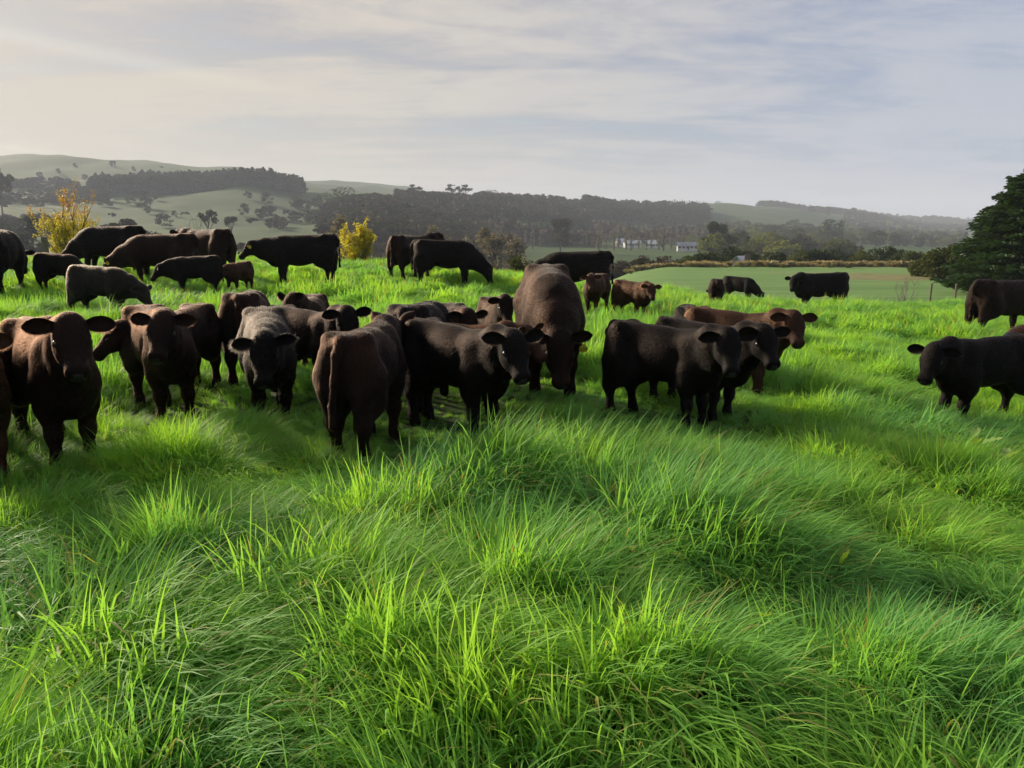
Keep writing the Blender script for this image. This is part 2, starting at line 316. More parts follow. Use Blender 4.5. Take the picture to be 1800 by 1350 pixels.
def coat(name, V, Q, hd, scale, count, length, rad, m, parent, seed, curl=0.3):
    """short hair over the hide, as curves"""
    r = np.random.default_rng(seed); vn, fn = vert_normals(V, Q); area = np.linalg.norm(fn, axis=1); earf = Q[:, 0] >= hd['nb']; area[earf] *= 2.5
    fi = r.choice(len(Q), count, p=area / area.sum()); a, b = r.random(count)[:, None], r.random(count)[:, None]
    q = Q[fi]; root = (V[q[:, 0]] * (1-a) + V[q[:, 1]] * a) * (1-b) + (V[q[:, 3]] * (1-a) + V[q[:, 2]] * a) * b
    nr = (vn[q[:, 0]] * (1-a) + vn[q[:, 1]] * a) * (1-b) + (vn[q[:, 3]] * (1-a) + vn[q[:, 2]] * a) * b
    keep = root[:, 2] > .10; rel = root - hd['poll']; hx = hd['M'][0]; s = rel @ hx; lat = np.linalg.norm(rel - s[:, None] * hx, axis=1); onh = (s > -.02) & (lat < .2) & (s < .5)
    onh &= ~earf[fi]; keep &= ~(onh & (s > .37 * hd['hs']))
    for sg in (-1, 1): keep &= np.linalg.norm(root - hd['H'](.137, sg * .10, -.012), axis=1) > .033 * hd['hs']
    root, nr, s, onh = root[keep], nr[keep], s[keep], onh[keep]; n = len(root)
    flow = np.where(onh[:, None], -hx[None, :] * .6 + np.array([0, 0, -.1]), np.array([-.55, 0, -.75])[None, :])
    flow = flow + r.normal(0, curl, (n, 3)); flow -= nr * (flow * nr).sum(1, keepdims=True)
    flow /= np.linalg.norm(flow, axis=1, keepdims=True) + 1e-9
    top = np.clip(nr[:, 2], 0, 1); ln = length * r.uniform(.55, 1.25, n) * np.where(onh, .5, 1.0) * (1 + .35 * top)
    patch = fbm(root[:, 0] * 9 + seed, root[:, 2] * 9 + root[:, 1] * 7, seed, 2); ln *= .85 + .3 * patch; ln[earf[fi][keep]] *= 1.5
    lift = (.17 + r.normal(0, .07, n))[:, None]
    P = np.zeros((n, 4, 3), np.float32)
    for i, t in enumerate((0, .35, .7, 1.0)):
        P[:, i] = root + (nr * lift * t * (1 - .30 * t) + flow * (t * .55 + .45 * t * t)) * ln[:, None] + r.normal(0, curl * .18, (n, 3)) * ln[:, None] * t
    P *= scale; cu = bpy.data.hair_curves.new(name); cu.add_curves([4] * n)
    cu.attributes['position'].data.foreach_set('vector', P.ravel())
    ra = cu.attributes.get('radius') or cu.attributes.new('radius', 'FLOAT', 'POINT')
    ra.data.foreach_set('value', np.tile(np.array([1, .9, .65, .25], np.float32) * rad, n)); cu.materials.append(m)
    return obj('coat', cu, parent)
def hide_mat(name, ca, cb, rough=.72):
    m, b = mat(name); tc = b.n('ShaderNodeTexCoord').outputs['Object']
    nz = b.noise(b.n('ShaderNodeMapping', {'Vector': tc, 'Scale': (1, 1, .7)}).outputs[0], 5, 5, .6, .4); fine = b.noise(b.n('ShaderNodeMapping', {'Vector': tc, 'Scale': (30, 60, 22)}).outputs[0], 3, 4, .6)
    p = b.n('ShaderNodeBsdfPrincipled', {'Base Color': b.mix(b.m('MULTIPLY', b.ss(b.noise(tc, 1.7, 3, .5, .3), .52, .72), .55), b.mix(b.ss(nz, .35, .7), ca, cb), tuple(min(q * m_, 1) for q, m_ in zip(cb, (2.3, 1.9, 1.6)))), 'Roughness': rough, 'Specular IOR Level': .07, 'Sheen Weight': .0})
    bp = b.n('ShaderNodeBump', {'Strength': .03, 'Distance': .002, 'Height': fine}); b.t.links.new(bp.outputs[0], p.inputs['Normal']); out(b, p.outputs[0]); return m
def hair_mat(name, root, tip, rough=.42):
    m, b = mat(name); hi = b.n('ShaderNodeHairInfo'); tc = b.n('ShaderNodeTexCoord').outputs['Object']
    f = b.m('ADD', b.m('MULTIPLY', b.ss(hi.outputs['Intercept'], .2, 1.0), .6), b.m('MULTIPLY', b.ss(b.noise(tc, 4, 3), .35, .65), .3))
    p = b.n('ShaderNodeBsdfHairPrincipled', {'Color': b.mix(f, root, tip), 'Roughness': rough, 'Radial Roughness': .5, 'Random Roughness': .0, 'IOR': 1.22}); p.parametrization = 'COLOR'
    out(b, p.outputs[0]); return m
HIDE = {'black': hide_mat('hide_black', (.0027, .0022, .0021), (.006, .0042, .0036)), 'dark': hide_mat('hide_dark_brown', (.0068, .0037, .0028), (.018, .0082, .005)),
        'brown': hide_mat('hide_brown', (.022, .010, .006), (.045, .019, .010)), 'dusty': hide_mat('hide_dusty', (.011, .009, .0075), (.019, .0155, .0125))}
HAIR = {'black': hair_mat('hair_black', (.003, .0023, .002), (.0075, .004, .0029)), 'dark': hair_mat('hair_dark_brown', (.005, .0026, .0019), (.020, .0082, .0044)),
        'brown': hair_mat('hair_brown', (.012, .005, .003), (.062, .023, .010)), 'dusty': hair_mat('hair_dusty', (.007, .0056, .0047), (.026, .021, .0165)),
        'frost': hair_mat('hair_frosted', (.003, .0023, .002), (.0125, .0102, .0086))}
_m, _b = mat('eye_wet'); out(_b, _b.n('ShaderNodeBsdfPrincipled', {'Base Color': (.008, .006, .005, 1), 'Roughness': .3, 'Specular IOR Level': .4}).outputs[0])
NOSE = plain('nose_wet', (.008, .008, .0085), (.015, .0145, .0145), 60, .5, .22, .3); HORNY = plain('hoof', (.02, .018, .015), (.035, .03, .025), 20, .5)
TAG = plain('tag_yellow', (.62, .50, .03), (.72, .60, .05), 30, .45); INK = plain('tag_ink', (.015, .014, .012), (.02, .02, .018), 30, .6)
def sphere_mesh(name, rx, ry, rz, m, n=10):
    v, f = [], []
    for i in range(n + 1):
        th = math.pi * i / n
        for j in range(2 * n): ph = math.pi * j / n; v.append((rx * math.sin(th) * math.cos(ph), ry * math.sin(th) * math.sin(ph), rz * math.cos(th)))
    for i in range(n):
        for j in range(2 * n): f.append((i*2*n + j, (i+1)*2*n + j, (i+1)*2*n + (j+1) % (2*n), i*2*n + (j+1) % (2*n)))
    return mesh(name, v, f, [m], True)
EYE = sphere_mesh('eye', .029, .021, .024, MATS['eye_wet'])
def nose_mesh():
    f = Field((-.05, -.08, -.07), (.05, .08, .06), .006); f.ell((.0, 0, -.008), (.026, .050, .036), .02); f.ell((.0, 0, -.030), (.014, .024, .012), .02)
    for sg in (-1, 1): f.ell((.02, sg * .033, .004), (.018, .011, .009), .008, cut=True); f.ell((.02, sg * .042, -.006), (.014, .006, .008), .006, cut=True)
    f.seg((.028, 0, -.03), (.028, 0, -.06), .003, .003, .006, cut=True); V, Q = f.surface(); return mesh('nose', V, Q, [NOSE], True)
NOSEM = nose_mesh()
def set_axes(o, P, M, sc):
    mt = Matrix([[M[0][i], M[1][i], M[2][i], 0] for i in range(3)] + [[0, 0, 0, 1]]); o.matrix_local = Matrix.Translation(Vector([float(q) for q in P])) @ mt @ Matrix.Diagonal((sc, sc, sc, 1))
def cattle(name, label, cat, loc, heading, hs, adult, pose, tone, depth, seed, group=None, bull=False, tag=None, hair=None, voxel=None, long=1.0):
    h = voxel or (.0135 if depth < 8 else .018 if depth < 11 else .025 if depth < 16 else .032)
    if adult: h = max(h * .8, .013)
    V, Q, hd = build_body(adult, h, pose, seed, bull)
    root = obj(name, None, loc=loc, rz=heading, label=label, cat=cat, group=group); root.empty_display_size = .2
    obj('body', mesh('body', V * hs, Q, [HIDE[tone]], True), root)
    cnt = int(np.clip(80000 * (6 / depth)**1.5 * (1.6 if adult else 1), 3000, 95000)) if not hair else hair[1]
    coat(name + '_coat', V, Q, hd, hs, cnt, .0145 * long * (.75 if adult else 1) * (1 if depth < 12 else 1.2), max(.0006, .00012 * depth), HAIR[(hair or (tone,))[0]], root, seed, .22 if long < 1.5 else .5)
    if depth < 30:
        for sg in (-1, 1):
            e = obj('eye', EYE, root); set_axes(e, hd['H'](.137, sg * .0965, -.012) * hs, hd['M'], hs * hd['hs'])
        nz = obj('nose', NOSEM, root); set_axes(nz, hd['H'](.387, 0, -.040) * hs, hd['M'], hs * hd['hs'] * 1.12)
    if tag:
        sg, txt = tag; M = hd['M']; mb = MB(); n = 14; sz = .030
        prof = [(-.6, -1), (.6, -1), (1, -.55), (1, .35), (.45, .8), (.35, 1.25), (-.35, 1.25), (-.45, .8), (-1, .35), (-1, -.55)]
        for x in (0, .004): mb.poly([(x, a * sz, b * sz) for a, b in (prof if x else prof[::-1])])
        k = len(prof)
        for i in range(k): mb.f.append((i, (i + 1) % k, k + (k - 1 - (i + 1) % k), k + (k - 1 - i)) if False else (k - 1 - i, k - 1 - (i + 1) % k, k + (i + 1) % k, k + i))
        t = obj('ear_tag', mb.build('ear_tag', TAG), root, label='yellow ear tag')
        fw = unit(M[0] * .8 + M[2] * .6) if not pose.get('tagside') else unit(M[1] * sg * 1.0 + M[0] * .2); yy = unit(np.cross([0, 0, 1.], fw)); zz = np.cross(fw, yy)
        set_axes(t, hd['H'](.075, sg * .20, -.055) * hs if not pose.get('tagside') else hd['H'](.03, sg * .15, -.05) * hs, [fw, yy, zz], 1.35)
        if txt:
            fc = bpy.data.curves.new('tag_number', 'FONT'); fc.body = txt; fc.size = .036; fc.align_x = 'CENTER'; fc.align_y = 'CENTER'; fc.extrude = .0004; 
            tmp = bpy.data.objects.new('tag_text', fc); me = bpy.data.meshes.new_from_object(tmp); bpy.data.objects.remove(tmp); me.materials.clear(); me.materials.append(INK)
            o = obj('tag_number', me, t); o.matrix_local = Matrix.Translation((.0052, 0, -.006)) @ Matrix(((0, 0, 1, 0), (1, 0, 0, 0), (0, 1, 0, 0), (0, 0, 0, 1)))
    return root
# ------------------------------------------------------------------ the herd: where each one stands, read off the photograph
HAZE = .00022
# key: (px of the body's middle, depth, heading deg, hip height, py of the back line or None, adult)
HERD = {
 'A': (16, 16.5, 106, 1.4, 393, 1), 'B': (212, 21.5, 178, 1.38, 397, 1), 'C': (118, 17, -10, 0.89, 447, 0), 'D': (297, 19.0, 178, 1.30, 413, 1), 'E': (380, 22, 148, 1.35, 398, 1),
 'F': (354, 17.3, 182, .92, 446, 0), 'G': (428, 18.3, -105, .74, 457, 0), 'H': (540, 20.5, 180, 1.35, 413, 1), 'I': (726, 23.3, 62, 1.35, 413, 1), 'J': (785, 22, -2, 1.33, 419, 1),
 'K': (1010, 20.0, 174, 1.32, 438, 1), 'L': (966, 8.3, -89, 1.33, 460, 1), 'M': (1046, 17.0, -112, 0.9, 475, 0), 'N': (1108, 16.5, -55, 0.84, 497, 0), 'O': (1253, 22, 80, .85, 490, 0),
 'P': (1294, 33.5, -45, 1.1, 480, 1), 'Q': (1436, 25.5, -172, 1.32, 474, 1), 'R': (1757, 17.5, 18, 1.36, 488, 1), 'S': (1840, 9.6, 188, 1.0, 566, 0), 'T': (1742, 7.6, -164, 0.93, 594, 0),
 'U': (186, 13.4, -14, .95, 471, 0), 'V': (-66, 4.85, -55, .95, None, 0), 'W': (82, 5.2, -46, .96, 552, 0), 'X': (326, 7.3, -88, .88, None, 0), 'Y': (278, 6.5, -52, .94, 525, 0),
 'Z': (440, 8.3, 100, 0.99, 508, 0), 'AA': (470, 6.5, -70, .93, 545, 0), 'BB': (552, 9.3, -80, .85, None, 0), 'CC': (540, 7.5, -35, .88, 553, 0), 'DD': (642, 5.55, 84, .95, 572, 0),
 'EE': (742, 7.3, 80, 1.0, 530, 0), 'FF': (798, 6.15, -45, 0.92, 565, 0), 'GG': (800, 8.4, -80, .86, None, 0), 'HH': (870, 9.9, -80, .84, None, 0), 'II': (800, 7.2, -15, .82, 568, 0),
 'JJ': (1164, 6.8, -42, .92, 575, 0), 'KK': (1232, 7.3, -56, .92, 557, 0), 'LL': (1284, 8.7, -40, 0.95, 534, 0), 'MM': (1208, 9.5, 80, 0.93, 527, 0)}
# ------------------------------------------------------------------ terrain
ctrl = []
for k, (px, d, hd_, hs, yt, ad) in HERD.items():
    if yt is not None:
        p = pt(px, yt, d); ctrl.append((p[0], d, p[2] - hs))
ctrl += [(0, 2, 0), (-2, 2, 0), (2, 2, -.08), (-4, 0, .05), (4, 0, -.2), (0, -8, 0), (-12, 0, .1), (12, 0, -.5), (25, 15, -1.3), (-30, 20, .5), (-30, 5, .3), (30, 30, -1.9), (30, 0, -1.2), (10, 32, -1.5), (0, 32, -.35), (-12, 32, .0), (-25, 32, .1)]
ctrl = np.array(ctrl)
def basis(x, y):
    x = np.asarray(x, float); y = np.asarray(y, float)
    B = [np.ones_like(x), x / 10, y / 10]
    for cx in range(-24, 30, 6):
        for cyy in range(0, 36, 6): B.append(np.exp(-((x - cx)**2 + (y - cyy)**2) / (2 * 5.5**2)))
    return np.stack(B, -1)
A_ = basis(ctrl[:, 0], ctrl[:, 1]); lam = np.diag([1e-4] * 3 + [.12] * (A_.shape[1] - 3))
COEF = np.linalg.solve(A_.T @ A_ + lam, A_.T @ ctrl[:, 2])
def near_h(x, y):
    xc, yc = np.clip(x, -32, 32), np.clip(y, -8, 34)
    return basis(xc, yc) @ COEF
# far country: per column of view, (distance, height seen at) -> heights, then smoothed
COLS = {-900: [(420, 425), (600, 400), (900, 350), (1200, 320), (1500, 300), (2500, 310)],
 0: [(330, 448), (450, 418), (600, 398), (800, 364), (1000, 334), (1200, 314), (1500, 268), (2400, 330)], 90: [(330, 448), (450, 422), (600, 402), (800, 366), (950, 343), (1200, 314), (1500, 262), (2400, 330)],
 170: [(330, 448), (450, 425), (600, 405), (800, 370), (930, 345), (1200, 318), (1500, 272), (2400, 330)], 270: [(330, 448), (450, 425), (600, 405), (800, 368), (920, 343), (1200, 320), (1500, 274), (2400, 330)],
 360: [(330, 450), (450, 428), (600, 402), (800, 368), (920, 343), (1200, 322), (1500, 288), (2400, 335)], 420: [(330, 450), (450, 428), (600, 402), (800, 366), (920, 343), (1200, 322), (1500, 290), (2400, 335)],
 540: [(330, 452), (450, 428), (600, 405), (800, 372), (950, 346), (1250, 332), (1500, 330), (2600, 322), (3400, 322)], 620: [(300, 458), (400, 435), (520, 395), (640, 366), (740, 350), (1000, 348), (1800, 334), (2700, 322), (3400, 330)],
 720: [(320, 458), (400, 440), (520, 400), (640, 372), (800, 349), (900, 346), (1400, 356), (2700, 330), (3400, 340)], 860: [(380, 458), (560, 432), (640, 402), (720, 380), (850, 357), (950, 350), (1400, 360)],
 960: [(380, 458), (600, 434), (700, 408), (780, 388), (900, 365), (1000, 358), (1400, 364)], 1040: [(380, 458), (640, 432), (800, 412), (900, 392), (1000, 372), (1080, 366), (1500, 362), (2600, 358)],
 1120: [(380, 458), (680, 430), (880, 415), (1050, 388), (1200, 372), (1350, 368), (2600, 360)], 1180: [(380, 458), (700, 430), (900, 414), (1100, 388), (1300, 372), (1600, 362), (2600, 366)],
 1260: [(380, 458), (700, 430), (950, 412), (1200, 386), (1500, 366), (1700, 361), (2600, 368)], 1400: [(380, 458), (700, 432), (1000, 412), (1300, 392), (1600, 374), (1900, 367), (2800, 372)],
 1500: [(380, 458), (700, 434), (1100, 415), (1500, 395), (1900, 378), (2200, 376), (3000, 378)], 1600: [(380, 458), (800, 432), (1300, 416), (1900, 400), (2600, 388), (3000, 386)],
 1720: [(380, 458), (800, 434), (1500, 415), (2400, 400), (3200, 390), (3800, 390)], 2700: [(380, 460), (800, 436), (1500, 415), (2400, 395), (3200, 385), (3800, 388)]}
UG = np.linspace(-1.5, 1.5, 361); LG = np.linspace(math.log(30), math.log(6000), 170)
def field_right(u):                           # where the mown lower field lies, right of the crest
    t = np.clip((u - .02) / .18, 0, 1); return t * t * (3 - 2 * t)
def make_far():
    pxs = sorted(COLS); prof = []
    for px in pxs:
        u = (px - 900) / FPX / 1.0; f = float(field_right(u)); x40 = u * 40
        pr = [(30, float(near_h(u * 30, 30))), (40, -1.0 * (1 - f) + -2.15 * f), (60, -3.6 * (1 - f) + -2.65 * f), (80, -6.2 * (1 - f) - 2.95 * f), (97, -8.2 * (1 - f) - 3.15 * f), (110, -9.5 * (1 - f) - 4.2 * f), (150, -12.5 * (1 - f) - 9 * f), (220, -15.5), (290, -16)]
        for d, y in COLS[px]:
            pr.append((d, pt(px, y, d)[2]))
        ld, lz = pr[-1]; pr.append((6500, lz * .8)); pr = np.array(pr); prof.append(np.interp(LG, np.log(pr[:, 0]), pr[:, 1]))
    prof = np.array(prof); us = (np.array(pxs) - 900) / FPX
    G = np.stack([np.interp(UG, us, prof[:, j]) for j in range(len(LG))], 1)
    far = np.exp(LG)[None, :] > 250
    B = G.copy()
    for _ in range(5):
        P = np.pad(B, 1, mode='edge'); B = (P[:-2, 1:-1] + P[2:, 1:-1] + P[1:-1, :-2] + P[1:-1, 2:] + 2 * P[1:-1, 1:-1]) / 6
    G = np.where(far, B, G)
    Y = np.exp(LG)[None, :]; X = UG[:, None] * Y; wgt = np.clip((Y - 300) / 700, 0, 1)
    G = G + wgt * ((fbm(X / 160, Y / 160, 5, 4) - .5) * 24 + (fbm(X / 55, Y / 55, 15, 3) - .5) * 7 + (fbm(X / 420, Y / 420, 9, 2) - .5) * 14) * np.clip((G + 16) / 30, 0, 1)
    return G
FARG = make_far()
def far_h(x, y):
    y = np.maximum(np.asarray(y, float), 30); u = np.asarray(x, float) / y * 1.034
    # columns are given for points seen at height 450; the small correction keeps u = x / y
    i = np.clip((u - UG[0]) / (UG[1] - UG[0]), 0, len(UG) - 1.001); j = np.clip((np.log(y) - LG[0]) / (LG[1] - LG[0]), 0, len(LG) - 1.001)
    a, b = i.astype(int), j.astype(int); fi, fj = i - a, j - b
    return (FARG[a, b] * (1-fi) + FARG[a+1, b] * fi) * (1-fj) + (FARG[a, b+1] * (1-fi) + FARG[a+1, b+1] * fi) * fj
HXY = np.array([(colx(v[0], v[1], 600), v[1]) for v in HERD.values()])
def hum(x, y):                                # hummocks of the long pasture
    x = np.asarray(x, float); y = np.asarray(y, float); k = np.ones_like(x)
    for a, c in HXY: k *= 1 - np.exp(-((x - a)**2 + (y - c)**2) / .8)
    return (fbm(x * .95 + 11, y * .95, 21, 2) - .5) * .18 * k
def ground(x, y):
    x = np.asarray(x, float); y = np.asarray(y, float); t = np.clip((y - 27) / 11, 0, 1); t = t * t * (3 - 2 * t)
    return np.where(y < 27, near_h(x, y), near_h(x, y) * (1 - t) + far_h(x, y) * t) + hum(x, y) * np.clip((36 - y) / 8, 0, 1)
def gz(x, y): return float(ground(np.array([x]), np.array([y]))[0])
def at(px, depth, py=450):
    x = pt(px, py, depth)[0]; return np.array([x, depth, gz(x, depth)])
def sheet(name, xs_of, ys, m):
    V, F = [], []; nx = len(xs_of(ys[0]))
    X = np.stack([xs_of(y) for y in ys]); Y = np.repeat(np.asarray(ys, float)[:, None], nx, 1); Z = ground(X, Y)
    V = np.stack([X, Y, Z], -1).reshape(-1, 3); i, j = np.meshgrid(np.arange(len(ys) - 1), np.arange(nx - 1), indexing='ij'); a = (i * nx + j).ravel()
    F = np.stack([a, a + 1, a + nx + 1, a + nx], 1)
    return obj(name, mesh(name, V, F, [m], True), kind='structure')
m, b = mat('pasture_soil'); pos = b.n('ShaderNodeNewGeometry').outputs['Position']
c = b.mix(b.ss(b.noise(pos, 1.3, 4), .35, .65), (.022, .045, .010), (.040, .070, .016)); c = b.mix(b.m('MULTIPLY', b.ss(b.noise(pos, 14, 4), .5, .7), .6), c, (.05, .042, .022))
out(b, b.n('ShaderNodeBsdfPrincipled', {'Base Color': c, 'Roughness': .95, 'Specular IOR Level': .1}).outputs[0])
sheet('pasture', lambda y: np.linspace(-51, 51, 205), np.linspace(-14, 34, 97), MATS['pasture_soil'])
m, b = mat('lower_field_turf'); pos = b.n('ShaderNodeNewGeometry').outputs['Position']; sp = b.n('ShaderNodeSeparateXYZ', {0: pos})
rows = b.noise(b.n('ShaderNodeMapping', {'Vector': pos, 'Rotation': (0, 0, R(8)), 'Scale': (.05, .55, 1)}).outputs[0], 1.0, 4, .6)
c = b.mix(b.ss(rows, .3, .7), (.085, .17, .045), (.145, .245, .075)); c = b.mix(b.m('MULTIPLY', b.ss(b.noise(pos, .9, 5, .65), .45, .7), .5), c, (.15, .20, .08))
edge = b.m('ADD', sp.outputs[1], b.m('MULTIPLY', b.m('SUBTRACT', b.noise(pos, .16, 4), .5), 16))
edge = b.m('ADD', edge, b.m('MULTIPLY', b.m('SUBTRACT', sp.outputs[0], 35), .25))
strip = b.m('MULTIPLY', b.ss(edge, 62, 66), b.m('SUBTRACT', 1.0, b.ss(edge, 76, 82))); strip = b.m('MULTIPLY', strip, b.ss(sp.outputs[0], 24, 32))
c = b.mix(b.m('MULTIPLY', strip, .85), c, b.mix(b.ss(b.noise(pos, .6, 5), .35, .65), (.15, .13, .06), (.21, .18, .09)))
c = b.mix(b.ss(edge, 93, 97), c, (.12, .14, .07))
bp = b.n('ShaderNodeBump', {'Strength': .6, 'Distance': .15, 'Height': b.noise(pos, 7, 5, .7)})
out(b, b.n('ShaderNodeBsdfPrincipled', {'Base Color': c, 'Roughness': .9, 'Specular IOR Level': .15, 'Normal': bp.outputs[0]}).outputs[0])
UU = np.linspace(-1.5, 1.5, 241)
sheet('lower_field', lambda y: UU * y, np.concatenate([np.linspace(34, 60, 30), np.linspace(61.5, 108, 30)]), MATS['lower_field_turf'])
m, b = mat('hill_turf'); pos = b.n('ShaderNodeNewGeometry').outputs['Position']; sp = b.n('ShaderNodeSeparateXYZ', {0: pos})
p2 = b.n('ShaderNodeMapping', {'Vector': pos, 'Scale': (1, 1, 2.5)}).outputs[0]
c = b.mix(b.ss(b.noise(p2, .006, 5, .55, .5), .35, .65), (.020, .046, .009), (.042, .082, .016))
vor = b.n('ShaderNodeTexVoronoi', {'Vector': p2, 'Scale': .0055}).outputs['Color']
c = b.mix(.35, c, b.mix(b.n('ShaderNodeSeparateColor', {0: vor}).outputs[0], (.02, .042, .010), (.055, .088, .024)))
steep = b.m('SUBTRACT', 1.0, b.ss(b.n('ShaderNodeSeparateXYZ', {0: b.n('ShaderNodeNewGeometry').outputs['Normal']}).outputs[2], .90, .985))
c = b.mix(b.m('MULTIPLY', steep, .5), c, (.06, .065, .03)); c = b.mix(b.m('MULTIPLY', b.ss(b.noise(p2, .05, 5, .7), .55, .75), .6), c, (.03, .045, .018))
out(b, b.n('ShaderNodeBsdfPrincipled', {'Base Color': c, 'Roughness': .95, 'Specular IOR Level': .1}).outputs[0])
UH = np.linspace(-1.5, 1.5, 401)
sheet('hills', lambda y: UH * y, np.concatenate([[108, 112, 118, 126, 136], np.exp(np.linspace(math.log(146), math.log(5500), 170))]), MATS['hill_turf'])
# river in the valley
m, b = mat('river_water'); pos = b.n('ShaderNodeNewGeometry').outputs['Position']
bp = b.n('ShaderNodeBump', {'Strength': .15, 'Distance': .3, 'Height': b.noise(pos, .5, 4)})
out(b, b.n('ShaderNodeBsdfPrincipled', {'Base Color': (.035, .045, .045, 1), 'Roughness': .12, 'Normal': bp.outputs[0]}).outputs[0])
rv = []; 
for px in np.linspace(560, 1120, 29):
    t = (px - 560) / 560; near, far_ = 420 + 30 * math.sin(t * 5), 520 + 26 * math.sin(t * 5 + .6)
    rv.append((pt(px, 450, near)[0], near)); rv.append((pt(px, 450, far_)[0], far_))
zr = -15.2
obj('river', mesh('river', [(x, y, zr) for x, y in rv], [(2*i, 2*i+2, 2*i+3, 2*i+1) for i in range(28)], [m]), kind='structure')
# ------------------------------------------------------------------ herd, built
TEXT = {
 'A': ('cow', 'black cow seen from behind, cut off by the left edge beside the fence post'),
 'B': ('cow', 'biggest black cow grazing to the left in front of the yellow shrub, ear tag showing'),
 'C': ('calf', 'black calf grazing in long grass below the thick fence post, back sloping to the right'),
 'D': ('cow', 'brown-backed cow grazing leftward, overlapping the biggest cow on its right side'),
 'E': ('cow', 'brown-topped cow turned away with hanging tail, farthest back in the left group'),
 'F': ('calf', 'black calf with lowered head facing left, in front of the brown-backed grazing cow'),
 'G': ('calf', 'smallest reddish-brown calf beside the muzzle of the tagged cow standing side-on'),
 'H': ('cow', 'black cow side-on facing left with lowered head and a yellow tag in its ear'),
 'I': ('cow', 'reddish-brown cow seen from behind, half hidden by the grazing black cow in the middle'),
 'J': ('cow', 'black cow side-on grazing to the right on the crest in the middle'),
 'K': ('cow', 'black cow side-on on the crest behind the large brown cow that grazes head-on'),
 'L': ('cow', 'large brown cow grazing head-on, yellow tag numbered 073 in one ear'),
 'M': ('calf', 'small brown calf standing right in front of the cow behind the head-on grazing cow'),
 'N': ('calf', 'fluffy brown calf facing the viewer alone in open grass right of the head-on cow'),
 'O': ('calf', 'small black calf seen from behind near the crest, left of the far bull'),
 'P': ('cow', 'black animal grazing below the crest, only its sloping back showing above the grass'),
 'Q': ('bull', 'black bull-like animal standing alone on the crest at right, looking at the viewer'),
 'R': ('cow', 'brown cow with a muddy rump seen from behind in front of the dark conifer'),
 'S': ('calf', 'brown calf at the right edge, only its back showing over the black calf before it'),
 'T': ('calf', 'black calf facing left at the right edge, nearest animal on that side'),
 'U': ('calf', 'dusty grey-brown calf grazing to the right in the long grass of the left group'),
 'V': ('calf', 'brown calf cut off by the left edge, nearest to the viewer, one ear showing'),
 'W': ('calf', 'dark calf facing the viewer with wide ears, nearest whole animal at far left'),
 'X': ('calf', 'brown calf with its head turned left, behind the calf that faces the viewer at left'),
 'Y': ('calf', 'dark brown calf facing the viewer, between the wide-eared calf and the shaggy calf'),
 'Z': ('calf', 'black calf turned away, its rump showing behind the shaggy frosted calf'),
 'AA': ('calf', 'shaggy calf with grey frosted coat and lowered head, coming towards the viewer'),
 'BB': ('calf', 'small brown calf with its head turned aside, farthest behind the shaggy frosted calf'),
 'CC': ('calf', 'black calf behind the shaggy one, ears wide, looking over a rump at the viewer'),
 'DD': ('calf', 'dark brown calf seen from behind with raised ears, nearest animal in the middle'),
 'EE': ('calf', 'black calf turned away to the right, between the rear-view calf and the side-on one'),
 'FF': ('calf', 'black calf side-on in the centre with its reddish face turned to the viewer'),
 'GG': ('calf', 'calf with only its eared head showing above the back of the centre side-on calf'),
 'HH': ('calf', 'small calf peering at the viewer, half hidden behind the large head-on cow'),
 'II': ('calf', 'brown calf squeezed between the centre side-on calf and the large head-on cow'),
 'JJ': ('calf', 'jet black calf side-on, nearest of the four right of the centre, looking at the viewer'),
 'KK': ('calf', 'black calf just behind the jet black side-on one, its broad face beside that head'),
 'LL': ('calf', 'reddish-brown calf standing right behind the two black calves, looking at the viewer'),
 'MM': ('calf', 'black calf seen from behind, left of the reddish-brown calf')}
